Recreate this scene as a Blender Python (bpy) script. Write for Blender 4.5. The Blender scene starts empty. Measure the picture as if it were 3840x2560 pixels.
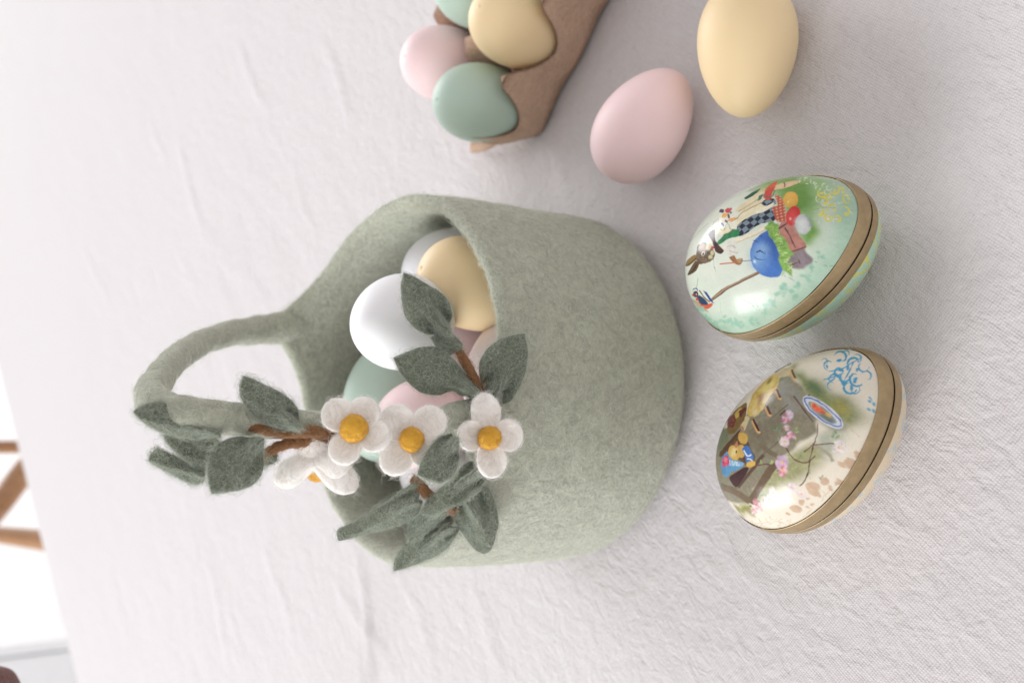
import bpy, bmesh, math, random
import numpy as np
from mathutils import Vector, Matrix
random.seed(7); RNG = np.random.default_rng(7)
scn = bpy.context.scene
COL = scn.collection
CM = 0.01

# ------------------------------------------------------------------ camera (all lengths below in centimetres)
PITCH, ROLL, FPX = math.radians(39), -0.08015091775, 3840 * 35 / 36
CAM = np.array([2.11477006, -38.82270707, 35.43476224])
DV = np.array([0, math.cos(PITCH), -math.sin(PITCH)])
_u = np.array([0, math.sin(PITCH), math.cos(PITCH)]); _r = np.array([1.0, 0, 0])
UP = math.cos(ROLL) * _u + math.sin(ROLL) * _r          # what is up in the upright scene (the picture lies on its side)
RT = math.cos(ROLL) * _r - math.sin(ROLL) * _u
cam = bpy.data.cameras.new('camera'); co = bpy.data.objects.new('camera', cam); COL.objects.link(co)
cam.lens = 35; cam.sensor_width = 36; cam.clip_start = 0.01; cam.clip_end = 60
cam.dof.use_dof = True; cam.dof.focus_distance = 0.372; cam.dof.aperture_fstop = 9.0
M = Matrix.Identity(4)
for i in range(3):
    M[i][0] = -UP[i]; M[i][1] = RT[i]; M[i][2] = -DV[i]; M[i][3] = CAM[i] * CM
co.matrix_world = M
scn.camera = co

def ray(px, py): return DV - UP * (px - 1920) / FPX - RT * (py - 1280) / FPX
def at(px, py, depth): return CAM + depth * ray(px, py)              # a point at a distance from the camera
def on_z(px, py, z):
    v = ray(px, py); return CAM + v * (z - CAM[2]) / v[2]

# ------------------------------------------------------------------ light: two big windows and the room's bounce
W = bpy.data.worlds.new('World'); scn.world = W; W.use_nodes = True
bg = W.node_tree.nodes['Background']; bg.inputs[0].default_value = (1.0, 0.965, 0.96, 1); bg.inputs[1].default_value = 0.62
def window(name, loc, target, sx, sy, power, color):
    l = bpy.data.lights.new(name, 'AREA'); l.shape = 'RECTANGLE'; l.size = sx; l.size_y = sy; l.energy = power; l.color = color
    o = bpy.data.objects.new(name, l); COL.objects.link(o); o.location = loc
    o.rotation_euler = (Vector(target) - Vector(loc)).to_track_quat('-Z', 'Y').to_euler()
    return o
window('window_light', (2.5, 6.2, 2.0), (0, 0.5, 0), 3.4, 2.6, 225, (0.96, 0.975, 1.0))
window('side_window_light', (-2.9, 0.3, 1.3), (0, 0, 0.05), 1.75, 1.5, 72, (0.96, 0.98, 1.0))
scn.view_settings.view_transform = 'Standard'; scn.view_settings.look = 'None'
scn.view_settings.exposure = 0.46; scn.view_settings.gamma = 1.0
scn.cycles.max_bounces = 8; scn.cycles.diffuse_bounces = 4

# ------------------------------------------------------------------ helpers
def lin(c):
    c = np.asarray(c, float) / 255.0
    return np.where(c <= 0.04045, c / 12.92, ((c + 0.055) / 1.055) ** 2.4)

def tag(o, label=None, cat=None, group=None, kind=None):
    if label: o['label'] = label
    if cat: o['category'] = cat
    if group: o['group'] = group
    if kind: o['kind'] = kind
    return o

def empty(name, loc):
    o = bpy.data.objects.new(name, None); COL.objects.link(o); o.location = np.asarray(loc) * CM; o.empty_display_size = 0.02
    return o

def origin(o):
    p = np.zeros(3)
    while o is not None:
        p = p + np.array(o.location); o = o.parent
    return p

def mk(name, V, F, mat, parent=None, smooth=True, loc=None):
    """V in world centimetres -> one mesh object under parent (or with its origin at loc)."""
    V = np.asarray(V, float) * CM
    if parent is not None: base = origin(parent)
    else: base = np.asarray(loc if loc is not None else (0, 0, 0), float) * CM
    me = bpy.data.meshes.new(name); me.from_pydata((V - base).tolist(), [], F)
    if smooth: me.polygons.foreach_set('use_smooth', [True] * len(me.polygons))
    me.update()
    o = bpy.data.objects.new(name, me); COL.objects.link(o)
    if mat: me.materials.append(mat)
    if parent is not None: o.parent = parent
    else: o.location = base
    return o

def grid_faces(nu, nv, cu=False, cv=False):
    F = []
    for i in range(nu if cu else nu - 1):
        for j in range(nv if cv else nv - 1):
            a = i * nv + j; b = ((i + 1) % nu) * nv + j; c = ((i + 1) % nu) * nv + (j + 1) % nv; d = i * nv + (j + 1) % nv
            F.append((a, b, c, d))
    return F

def smooth_path(P, n):
    P = np.asarray(P, float); m = len(P); Q = np.vstack([2 * P[0] - P[1], P, 2 * P[-1] - P[-2]])
    out = []
    for s in np.linspace(0, m - 1, n):
        i = min(int(s), m - 2); t = s - i; a, b, c, d = Q[i:i + 4]
        out.append(0.5 * (2 * b + (c - a) * t + (2 * a - 5 * b + 4 * c - d) * t * t + (3 * b - a - 3 * c + d) * t ** 3))
    return np.array(out)

def tube(P, R, n=64, seg=20, wob=0.0, flat=1.0):
    C = smooth_path(P, n); R = np.interp(np.linspace(0, 1, n), np.linspace(0, 1, len(R)), R)
    T = np.gradient(C, axis=0); T /= np.linalg.norm(T, axis=1)[:, None]
    up = np.array([0.3, 0.1, 1.0]); V = []
    nrm = np.cross(T[0], up); nrm /= np.linalg.norm(nrm)
    for i in range(n):
        nrm = nrm - T[i] * (nrm @ T[i]); nrm /= np.linalg.norm(nrm); bn = np.cross(T[i], nrm)
        for k in range(seg):
            a = 2 * math.pi * k / seg
            r = R[i] * (1 + wob * math.sin(3.1 * i * 0.37 + 2 * a) * math.cos(i * 0.23 + a))
            V.append(C[i] + r * (math.cos(a) * nrm + flat * math.sin(a) * bn))
    F = grid_faces(n, seg, False, True)
    V += [C[0], C[-1]]; c0, c1 = len(V) - 2, len(V) - 1
    for k in range(seg):
        F.append((c0, (k + 1) % seg, k)); F.append((c1, (n - 1) * seg + k, (n - 1) * seg + (k + 1) % seg))
    return np.array(V), F

_perm = np.random.default_rng(3).random((64, 64, 64))
def vnoise(P, f):
    """smooth value noise in -1..1 at points P (N,3), frequency f"""
    Q = np.asarray(P) * f; I = np.floor(Q).astype(int); t = Q - I; t = t * t * (3 - 2 * t); I %= 64; J = (I + 1) % 64
    x0, y0, z0 = I.T; x1, y1, z1 = J.T; a, b, c = t.T
    def L(u, v, w): return u + (v - u) * w
    r = L(L(L(_perm[x0, y0, z0], _perm[x1, y0, z0], a), L(_perm[x0, y1, z0], _perm[x1, y1, z0], a), b),
          L(L(_perm[x0, y0, z1], _perm[x1, y0, z1], a), L(_perm[x0, y1, z1], _perm[x1, y1, z1], a), b), c)
    return r * 2 - 1

def fuzz(parent, V, F, n, length, mat, radius=0.0035, lift=0.5, curl=0.5, pts=6, weight=None, seed=1):
    """loose wool fibres standing off a felt surface: one stuff object under the felt piece"""
    rg = np.random.default_rng(seed); V = np.asarray(V, float)
    T = np.array([(f[0], f[1], f[2]) for f in F] + [(f[0], f[2], f[3]) for f in F if len(f) == 4])
    A, B, C = V[T[:, 0]], V[T[:, 1]], V[T[:, 2]]; N = np.cross(B - A, C - A); ar = np.linalg.norm(N, axis=1) + 1e-12; N = N / ar[:, None]
    p = ar if weight is None else ar * weight((A + B + C) / 3, N)
    p = p / p.sum(); k = rg.choice(len(T), n, p=p)
    u = rg.random((n, 2)); s = u.sum(1) > 1; u[s] = 1 - u[s]
    R = A[k] + (B[k] - A[k]) * u[:, :1] + (C[k] - A[k]) * u[:, 1:]; Nk = N[k]
    D = rg.normal(size=(n, 3)); D -= Nk * (D * Nk).sum(1)[:, None]; D /= np.linalg.norm(D, axis=1)[:, None]
    E = np.cross(Nk, D)
    L = length * (0.35 + 1.1 * rg.random(n) ** 2); lf = lift * rg.random(n) ** 1.5; cu = curl * rg.normal(size=n)
    P = np.zeros((n, pts, 3)); t = np.linspace(0, 1, pts)
    for j in range(pts):
        a = cu * t[j] * 3.0
        P[:, j] = R + (L * t[j])[:, None] * (D * np.cos(a)[:, None] + E * np.sin(a)[:, None]) + Nk * (L * lf * np.sin(t[j] * (1.2 + 1.2 * rg.random())))[:, None] - Nk * 0.01
    hc = bpy.data.hair_curves.new('felt_fuzz'); hc.add_curves([pts] * n)
    hc.attributes['position'].data.foreach_set('vector', ((P * CM) - origin(parent)).astype(np.float32).ravel())
    at_ = hc.attributes.new('radius', 'FLOAT', 'POINT')
    rad = np.tile(np.linspace(1.0, 0.45, pts) * radius * CM, n).astype(np.float32); at_.data.foreach_set('value', rad)
    hc.materials.append(mat)
    o = bpy.data.objects.new('felt_fuzz', hc); COL.objects.link(o); o.parent = parent; o['kind'] = 'stuff'
    return o

# ------------------------------------------------------------------ materials
class NT:
    def __init__(s, name):
        s.m = bpy.data.materials.new(name); s.m.use_nodes = True; s.t = s.m.node_tree; s.b = s.t.nodes['Principled BSDF']
        s.co = s.t.nodes.new('ShaderNodeTexCoord')
    def n(s, typ, **kw):
        x = s.t.nodes.new('ShaderNode' + typ)
        for k, v in kw.items():
            if k.startswith('i_'):
                x.inputs[k[2:].replace('_', ' ')].default_value = v
            else: setattr(x, k, v)
        return x
    def l(s, a, b): s.t.links.new(a, b)
    def mapped(s, scale, rot=(0, 0, 0)):
        m = s.n('Mapping'); m.inputs['Scale'].default_value = scale; m.inputs['Rotation'].default_value = rot
        s.l(s.co.outputs['Object'], m.inputs['Vector']); return m.outputs[0]
    def noise(s, vec, scale, detail=3.0, rough=0.55, dist=0.0):
        x = s.n('TexNoise'); x.inputs['Scale'].default_value = scale; x.inputs['Detail'].default_value = detail
        x.inputs['Roughness'].default_value = rough; x.inputs['Distortion'].default_value = dist
        s.l(vec, x.inputs['Vector']); return x.outputs['Fac']
    def ramp(s, fac, stops):
        r = s.n('ValToRGB'); el = r.color_ramp.elements
        while len(el) < len(stops): el.new(0.5)
        for e, (p, c) in zip(el, stops): e.position = p; e.color = (*c, 1)
        s.l(fac, r.inputs[0]); return r.outputs[0]
    def mix(s, a, b, fac, mode='MIX'):
        x = s.n('Mix', data_type='RGBA', blend_type=mode)
        for v, k in ((a, 6), (b, 7)):
            if hasattr(v, 'links'): s.l(v, x.inputs[k])
            else: x.inputs[k].default_value = (*v, 1)
        if hasattr(fac, 'links'): s.l(fac, x.inputs[0])
        else: x.inputs[0].default_value = fac
        return x.outputs[2]
    def math(s, op, a, b=None):
        x = s.n('Math', operation=op)
        for v, k in ((a, 0), (b, 1)):
            if v is None: continue
            if hasattr(v, 'links'): s.l(v, x.inputs[k])
            else: x.inputs[k].default_value = v
        return x.outputs[0]
    def bump(s, h, strength, dist, prev=None):
        x = s.n('Bump'); x.inputs['Strength'].default_value = strength; x.inputs['Distance'].default_value = dist
        s.l(h, x.inputs['Height'])
        if prev is not None: s.l(prev, x.inputs['Normal'])
        return x.outputs[0]
    def set(s, **kw):
        for k, v in kw.items():
            i = s.b.inputs[k.replace('_', ' ')]
            if hasattr(v, 'links'): s.l(v, i)
            else: i.default_value = v if not isinstance(v, tuple) or len(v) == 4 else (*v, 1)
        return s

def felt(name, c, dark=0.55, light=1.32, sheen=0.35, bump=1.0, patch=0.25):
    s = NT(name); o = s.co.outputs['Object']; c = np.array(c)
    a = s.noise(o, 900, 4, 0.75, 0.8); b = s.noise(o, 330, 4, 0.7, 1.4); p = s.noise(o, 45, 3, 0.6); q = s.noise(o, 150, 4, 0.7, 1.8)
    col = s.ramp(a, [(0.34, c * dark), (0.5, c), (0.66, np.minimum(c * light, 1))])
    col2 = s.ramp(b, [(0.36, c * (dark + 0.05)), (0.52, c), (0.66, np.minimum(c * light, 1))])
    col = s.mix(col, col2, 0.5)
    pc = s.ramp(p, [(0.3, np.minimum(c * np.array([0.86, 0.83, 0.8]), 1)), (0.5, c), (0.7, np.minimum(c * np.array([1.08, 1.1, 1.12]), 1))])
    col = s.mix(col, pc, patch)
    col = s.mix(col, s.ramp(q, [(0.34, c * 0.66), (0.5, c), (0.62, np.minimum(c * 1.26, 1))]), 0.5)
    h = s.math('ADD', s.math('ADD', a, s.math('MULTIPLY', b, 1.4)), s.math('MULTIPLY', q, 2.4))
    s.set(Base_Color=col, Roughness=0.95, Normal=s.bump(h, 0.7 * bump, 0.0012), Sheen_Weight=sheen, Sheen_Roughness=0.5)
    s.b.inputs['Specular IOR Level'].default_value = 0.15
    return s.m

def plain(name, c, rough=0.5, spec=0.5, **kw):
    s = NT(name); s.set(Base_Color=tuple(c), Roughness=rough, **kw); s.b.inputs['Specular IOR Level'].default_value = spec
    return s

def plastic(name, c):
    """matt moulded plastic egg"""
    s = NT(name); o = s.co.outputs['Object']; c = np.array(c)
    n = s.noise(o, 30, 3, 0.5); f = s.noise(o, 900, 3, 0.6)
    s.set(Base_Color=s.ramp(n, [(0.3, c * 0.965), (0.7, np.minimum(c * 1.02, 1))]), Roughness=0.52, Normal=s.bump(f, 0.05, 0.0004))
    s.b.inputs['Specular IOR Level'].default_value = 0.32
    s.b.inputs['Subsurface Weight'].default_value = 0.25; s.b.inputs['Subsurface Radius'].default_value = (0.006, 0.004, 0.003)
    s.b.inputs['Subsurface Scale'].default_value = 1.0
    return s.m

SAGE = np.array([0.465, 0.48, 0.38])
M_BASKET = felt('sage_felt', SAGE)
M_BASKET_F = plain('sage_wool', (0.72, 0.74, 0.65), 0.9, 0.2).m
LEAF = np.array([0.155, 0.180, 0.130])
M_LEAF = felt('leaf_felt', LEAF, 0.5, 1.5, 0.3)
M_LEAF_F = plain('leaf_wool', (0.46, 0.50, 0.42), 0.9, 0.2).m
M_PETAL = felt('cream_felt', (0.90, 0.86, 0.81), 0.93, 1.04, 0.25, 0.5, 0.15)
M_PETAL_F = plain('cream_wool', (0.92, 0.90, 0.87), 0.9, 0.2).m
M_ORANGE = felt('ochre_felt', (0.72, 0.40, 0.05), 0.75, 1.2, 0.15, 0.7)
M_ORANGE_F = plain('ochre_wool', (0.72, 0.40, 0.07), 0.9, 0.2).m
M_TWIG = felt('brown_felt', (0.26, 0.125, 0.055), 0.6, 1.35, 0.15)
M_TWIG_F = plain('brown_wool', (0.42, 0.24, 0.12), 0.9, 0.2).m
EGG = {'white': (0.84, 0.84, 0.86), 'grey': (0.74, 0.74, 0.77), 'yellow': (0.81, 0.635, 0.385), 'pink': (0.86, 0.655, 0.665),
       'mint': (0.455, 0.575, 0.495), 'blush': (0.82, 0.73, 0.72)}
M_EGG = {k: plastic(k + '_plastic', v) for k, v in EGG.items()}

# ------------------------------------------------------------------ tablecloth on the table
E1 = np.array([0.53, 0.848, 0.0]); E1 /= np.linalg.norm(E1); NI = np.array([E1[1], -E1[0], 0.0])     # along the far edge / inward
EDGE = on_z(120, 1900, 0.0)
LEN0, LEN1, WID = -150.0, 95.0, 150.0
def cloth_h(P):
    """height of the wrinkled linen at points (N,3)"""
    a = P @ E1; b = P @ NI; z0 = np.zeros(len(P))
    w = vnoise(np.stack([a * 0.05, b * 0.05, z0 + 3], 1), 1) * 2.2
    q = np.stack([a * 0.17 + 7, (b + w) * 0.6, z0 + 1.3], 1)
    fine = 0.055 * vnoise(q, 1.0) + 0.042 * vnoise(np.stack([a * 0.5, (b + w * 0.7) * 1.2, z0 + 9], 1), 1)
    mask = np.clip(0.55 + 0.6 * vnoise(np.stack([a, b, z0], 1), 0.05), 0.15, 1.1)
    broad = 0.10 * vnoise(np.stack([a * 0.03, b * 0.07, z0 + 5], 1), 1) + 0.05 * vnoise(np.stack([a * 0.12 + 3, b * 0.1, z0 + 8], 1), 1)
    h = fine * mask * 0.8 + broad * 0.7
    for (x, y), (x2, y2), hh, wd in FOLDS:                           # a few long soft creases
        A = np.array([x, y]); B = np.array([x2, y2]); d = B - A; L2 = d @ d
        rel = P[:, :2] - A; t = np.clip(rel @ d / L2, 0, 1); side = (rel[:, 0] * -d[1] + rel[:, 1] * d[0]) / math.sqrt(L2)
        bend = 0.35 * np.sin(t * 5 + x); dist = side - bend
        h = h + hh * np.exp(-(dist / wd) ** 2) * np.sin(np.clip(t, 0, 1) * math.pi) ** 0.6
    near = np.exp(-((np.hypot(P[:, 0] - 2, P[:, 1] + 16) / 15) ** 2))
    return h * (1 - 0.7 * near) - 0.16
def _fold(p, q, h, w): a = on_z(*p, 0); b = on_z(*q, 0); return ((a[0], a[1]), (b[0], b[1]), h * 1.5, w)
FOLDS = [_fold((1330, 2060), (1400, 2560), 0.16, 0.34), (_fold((1250, 2150), (1480, 2560), 0.10, 0.4)), _fold((560, 450), (620, 640), 0.1, 0.3),
         _fold((880, 180), (1010, 420), 0.1, 0.4), _fold((650, 520), (760, 860), 0.1, 0.35), _fold((1080, 640), (1200, 900), 0.08, 0.3),
         _fold((2200, 640), (2260, 830), 0.07, 0.2), _fold((1500, 2150), (1640, 2560), 0.08, 0.3), _fold((300, 900), (420, 1200), .09, .4), _fold((760, 2080), (860, 2500), .09, .45), _fold((980, 2000), (1100, 2420), .08, .35),
         _fold((2700, 2080), (3100, 2500), .06, .35), _fold((3350, 2050), (3720, 2450), .07, .35), _fold((3250, 120), (3700, 330), .06, .4), _fold((1750, 2180), (1900, 2560), .08, .35), _fold((1180, 120), (1330, 480), .09, .35), _fold((2050, 520), (2150, 740), .08, .3)]
na, nb = 520, 340
ga = np.linspace(LEN0, LEN1, na); gb = np.linspace(0, WID, nb)
top = (EDGE + ga[:, None, None] * E1 + gb[None, :, None] * NI).reshape(-1, 3)
top[:, 2] = cloth_h(top)
top = top.reshape(na, nb, 3)
# the hanging side of the cloth beyond the far edge: rolls over the edge and drops in slack folds
drop = [];
for k, (out, dn) in enumerate([(3.2 , 26), (3.0, 20), (2.6, 14), (2.2, 9), (1.9, 5.5), (1.7, 3.2), (1.45, 1.7), (1.05, .75), (.5, .18)]):
    q = top[:, 0].copy(); wv = vnoise(np.stack([ga * 0.12, 0 * ga, 0 * ga], 1), 1) * min(dn, 12) * 0.16
    q = q - NI * (out + wv)[:, None]; q[:, 2] -= dn; drop.append(q)
allv = np.concatenate([np.stack(drop, 1), top], 1); nbb = allv.shape[1]
s = NT('linen'); o_ = s.co.outputs['Object']; ang = math.atan2(E1[1], E1[0])
def aniso(sx, sy): return s.mapped((sx, sy, 1.0), (0, 0, -ang))
def rotated():
    m = s.n('Mapping'); m.vector_type = 'POINT'; m.inputs['Rotation'].default_value = (0, 0, -ang); s.l(o_, m.inputs['Vector']); return m.outputs[0]
rv = rotated()
def stretched(sx, sy):
    m = s.n('Mapping'); m.inputs['Scale'].default_value = (sx, sy, 1); s.l(rv, m.inputs['Vector']); return m.outputs[0]
slub1 = s.noise(stretched(120, 1300), 1.0, 3, 0.6); slub2 = s.noise(stretched(1300, 120), 1.0, 3, 0.6)
def weave(rx, ry):
    sep = s.n('SeparateXYZ'); s.l(rv, sep.inputs[0])
    wob = s.math('MULTIPLY', s.noise(rv, 160, 2), 2.4)
    ax = s.math('SINE', s.math('ADD', s.math('MULTIPLY', sep.outputs[0], 2 * math.pi / rx), wob)); ay = s.math('SINE', s.math('ADD', s.math('MULTIPLY', sep.outputs[1], 2 * math.pi / ry), wob))
    return s.math('ADD', s.math('MULTIPLY', s.math('ADD', ax, ay), 0.32), s.math('MULTIPLY', s.math('MULTIPLY', ax, ay), 0.22))
wv = weave(0.00112, 0.00104)
crep = s.noise(stretched(230, 300), 1.0, 4, 0.65, 0.5); crep2 = s.noise(stretched(85, 115), 1.0, 3, 0.6, 0.6)
lc = np.array([0.618, 0.588, 0.594])
col = s.ramp(s.math('ADD', s.math('MULTIPLY', slub1, 0.5), s.math('MULTIPLY', slub2, 0.5)), [(0.36, lc * 0.9), (0.5, lc), (0.64, np.minimum(lc * 1.07, 1))])
col = s.mix(col, s.ramp(s.math('ADD', wv, 0.5), [(0.0, lc * 0.66), (0.5, lc), (1.0, lc * 1.1)]), 0.33)
fleck = s.ramp(s.noise(o_, 130, 2, 0.5), [(0.75, (1, 1, 1)), (0.83, (0.80, 0.68, 0.60))])
col = s.mix(col, fleck, 0.8, 'MULTIPLY')
nb1 = s.bump(crep2, 0.42, 0.003); nb1 = s.bump(crep, 0.40, 0.0014, nb1); nb1 = s.bump(s.noise(o_, 420, 3, 0.6), 0.18, 0.0008, nb1); nb1 = s.bump(s.math('ADD', wv, s.math('MULTIPLY', s.math('ADD', slub1, slub2), 0.8)), 0.3, 0.00035, nb1)
s.set(Base_Color=col, Roughness=0.9, Normal=nb1, Sheen_Weight=0.15); s.b.inputs['Specular IOR Level'].default_value = 0.2
M_LINEN = s.m
cloth = mk('tablecloth', allv.reshape(-1, 3), grid_faces(na, nbb), M_LINEN)
tag(cloth, 'pale creased linen tablecloth spread under the basket and all the eggs', 'tablecloth')
wood = NT('oak_wood'); wn = wood.noise(wood.mapped((4, 40, 4)), 6, 4, 0.6, 0.4)
wood.set(Base_Color=wood.ramp(wn, [(0.3, (0.30, 0.155, 0.075)), (0.55, (0.38, 0.205, 0.10)), (0.75, (0.44, 0.25, 0.13))]), Roughness=0.42)
M_WOOD = wood.m
def box(c, ax, ay, az):
    c, ax, ay, az = map(np.asarray, (c, ax, ay, az)); V = [c + i * ax + j * ay + k * az for i in (-1, 1) for j in (-1, 1) for k in (-1, 1)]
    return V, [(0, 1, 3, 2), (4, 6, 7, 5), (0, 4, 5, 1), (2, 3, 7, 6), (0, 2, 6, 4), (1, 5, 7, 3)]
def bevel(o, w, seg=3):
    m = o.modifiers.new('bevel', 'BEVEL'); m.width = w * CM; m.segments = seg; return o
mid = EDGE + E1 * (LEN0 + LEN1) / 2 + NI * (WID / 2)

# ------------------------------------------------------------------ floor, chair, bench and seed head behind
fl = NT('white_floor'); fn_ = fl.noise(fl.mapped((1.2, 14, 1)), 3, 3, 0.5)
fl.set(Base_Color=fl.ramp(fn_, [(0.3, (0.80, 0.79, 0.78)), (0.7, (0.86, 0.855, 0.85))]), Roughness=0.45)
V, F = [], []
FA = 0.35; fa = np.array([math.cos(FA), math.sin(FA), 0]); fb = np.array([-math.sin(FA), math.cos(FA), 0])
fo = mk('floor', [np.array([0, 300, -75.0]) + i * fa * 700 + j * fb * 900 for i, j in ((-1, -1), (1, -1), (1, 1), (-1, 1))], [(0, 1, 2, 3)], fl.m, smooth=False)
fo['kind'] = 'structure'
# cross-back wooden chair tucked in at the far side
pa, pb = at(0, 1675, 172), at(0, 2003, 158); pa[2] = pb[2] = 0
ch = empty('cross_back_chair', ((pa[0] + pb[0]) / 2, (pa[1] + pb[1]) / 2, -75))
tag(ch, 'blurred brown wooden cross-back chair standing beyond the far edge of the table', 'chair')
hdir = (pb - pa); hdir[2] = 0; sep_ = np.linalg.norm(hdir); hdir /= sep_; back = np.array([-hdir[1], hdir[0], 0])
if back[1] < 0: back = -back
def rod(name, P, r, parent, flat=1.0, n=20): V, F = tube(P, r, n, 14, 0, flat); return mk(name, V, F, M_WOOD, parent)
rod('back_post', [pa + [0, 0, -75], pa + [0, 0, -30], pa + [0, 0, 12]], [1.2, 1.2, 1.15], ch)
qb = at(430, 2056, 155.3); rod('back_post', [qb * [1, 1, 0] + [0, 0, -75], qb - [0, 0, 8], qb, at(215, 2031, 156.7), at(0, 2005, 158), at(-150, 1988, 159), at(-330, 1975, 160)], [1.6, 1.7, 1.8, 1.75, 1.3, 1.2, 1.1], ch, 1.0, 40)
rod('cross_brace', [at(260, 1580, 172), at(100, 1757, 170), at(0, 1885, 166), at(-60, 1955, 162), at(-150, 2040, 157)], [2.0, 2.05, 2.1, 2.0, 1.9], ch)
rod('top_rail', [pa + [0, 0, 12], (pa + pb) / 2 + back * 1.5 + [0, 0, 13], pb + [0, 0, 12]], [1.6, 1.9, 1.6], ch)
V, F = box((pa + pb) / 2 - back * 17 + [0, 0, -30], hdir * sep_ * .56, back * 18, [0, 0, 1.6]); bevel(mk('seat', V, F, M_WOOD, ch, False), 0.8)
for q in (pa, pb):
    rod('front_leg', [q - back * 33 + [0, 0, -75], q - back * 33 + [0, 0, -31]], [1.3, 1.6], ch)
# low white bench at the left of the room
wp = NT('white_paint'); pn = wp.noise(wp.co.outputs['Object'], 40, 3)
wp.set(Base_Color=wp.ramp(pn, [(0.3, (0.63, 0.63, 0.64)), (0.7, (0.67, 0.67, 0.68))]), Roughness=0.5)
cA = at(0, 2422, 300); cA[2] = 0; ev = cA - CAM; ev[2] = 0; ev /= np.linalg.norm(ev); sv = np.array([-ev[1], ev[0], 0])     # sv points to the left of the room
be = empty('white_cupboard', (cA[0], cA[1], -75)); tag(be, 'out of focus white cupboard standing on the floor beyond the lower left of the cloth', 'cupboard')
def slab(name, w0, w1, z0, z1, y0, y1):
    V, F = box(cA + sv * (w0 + w1) / 2 + ev * (y0 + y1) / 2 + [0, 0, (z0 + z1) / 2], sv * (w1 - w0) / 2, ev * (y1 - y0) / 2, [0, 0, (z1 - z0) / 2]); return bevel(mk(name, V, F, wp.m, be, False), 0.9)
slab('side_panel', 0, 3.2, -75, 60, 0.0, 45); slab('door', 3.5, 40, -70, 58, 1.2, 3.4); slab('plinth', 3.4, 80, -75, -70.4, 2.2, 45); slab('door', 40.4, 80, -70, 58, 1.2, 3.4); slab('back_panel', 3.3, 80, -70, 60, 42, 44.8); slab('cupboard_top', 3.3, 80, 58.4, 60.4, 0, 41.8)
# brown round seed head on a bent stem, at the lower left of the picture
sd = NT('seed_head'); so = sd.co.outputs['Object']; s1 = sd.noise(so, 700, 4, 0.7); 
sd.set(Base_Color=sd.ramp(s1, [(0.3, (0.10, 0.045, 0.04)), (0.5, (0.17, 0.085, 0.075)), (0.72, (0.26, 0.15, 0.14))]), Roughness=0.8, Normal=sd.bump(s1, 0.6, 0.001))
sc = at(-25, 2592, 51); sr = 1.28
n1, n2 = 40, 28; th = np.linspace(0, 2 * np.pi, n1, endpoint=False); ph = np.linspace(0.02, np.pi - 0.02, n2)
def ball(c, r, rough=0.0, n1=40, n2=28, seed=0, sq=(1, 1, 1)):
    th = np.linspace(0, 2 * np.pi, n1, endpoint=False); ph = np.linspace(0.03, np.pi - 0.03, n2)
    U = np.stack([np.cos(th)[:, None] * np.sin(ph), np.sin(th)[:, None] * np.sin(ph), np.cos(ph)[None, :] + 0 * th[:, None]], -1).reshape(-1, 3)
    R = r * (1 + rough * vnoise(U * 2 + seed, 1.0))
    F = grid_faces(n1, n2, True, False); F.append(tuple(i * n2 for i in range(n1))); F.append(tuple(i * n2 + n2 - 1 for i in range(n1))[::-1])
    return c + U * R[:, None] * np.array(sq), F
V, F = ball(sc, sr, 0.05)
sh = empty('dried_seed_head', (sc[0] - 6, sc[1] + 1, 0)); tag(sh, 'brown round dried seed head cut off by the lower left corner', 'seed head')
mk('seed_pod', V, F, sd.m, sh)
V, F = tube([sc - [0.8, 0, 0.9], sc + [-3.5, 0, -5], sc + [-5.5, .6, -13], sc + [-6, 1, -sc[2] + .1]], [0.16, 0.2, 0.22, 0.25], 30, 10); mk('stem', V, F, M_WOOD, sh)

# ------------------------------------------------------------------ plastic eggs
def egg_mesh(a=2.98, w=2.08, k=0.125):
    nx, nr = 64, 72; T = np.cos(np.linspace(0, np.pi, nx)); ang = np.linspace(0, 2 * np.pi, nr, endpoint=False)
    r = w * np.sqrt(np.clip(1 - T * T, 0, 1)) * (1 - k * T)
    x = a * T
    g = (1 + T) * 0; rho = r
    bl = T < -0.9                                                     # moulding dot near the blunt pole
    x = x - np.where(bl, 0.05 * np.exp(-((rho) / 0.06) ** 2) - 0.03 * np.exp(-((rho - 0.11) / 0.05) ** 2), 0)
    # hair-fine moulding seam along one meridian
    V = np.stack([r[:, None] * np.cos(ang), r[:, None] * np.sin(ang), x[:, None] + 0 * ang], -1)
    V[:, 0, :2] *= 1.004; V[:, nr // 2, :2] *= 1.004
    F = grid_faces(nx, nr, False, True)
    me = bpy.data.meshes.new('plastic_egg'); me.from_pydata((V.reshape(-1, 3) * CM).tolist(), [], F)
    me.polygons.foreach_set('use_smooth', [True] * len(me.polygons)); me.update()
    return me
EGG_ME = {}
def egg(color, c, axis, label, group, spin=0.4):
    if color not in EGG_ME:
        EGG_ME[color] = egg_mesh(); EGG_ME[color].materials.append(M_EGG[color])
    o = bpy.data.objects.new('plastic_egg', EGG_ME[color]); COL.objects.link(o)
    ax = Vector(axis).normalized(); o.matrix_world = Matrix.Translation(Vector(np.asarray(c) * CM)) @ ax.to_track_quat('Z', 'X').to_matrix().to_4x4() @ Matrix.Rotation(spin, 4, 'Z')
    return tag(o, label, 'egg', group)
def yaw(deg, p=0): return (math.cos(math.radians(deg)) * math.cos(p), math.sin(math.radians(deg)) * math.cos(p), math.sin(p))
egg('pink', (12.65, -5.96, 2.0), yaw(-46.1, 0.04), 'pale pink egg lying alone on the cloth between the carton and the painted eggs', 'loose eggs on the tablecloth')
egg('yellow', (15.29, -11.69, 1.98), yaw(185, 0.023), 'yellow egg lying on the cloth, its pointed end towards the green painted egg', 'loose eggs on the tablecloth', 2.0)
K = 3840 / 2352
GB = 'eggs heaped in the felt basket'
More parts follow.
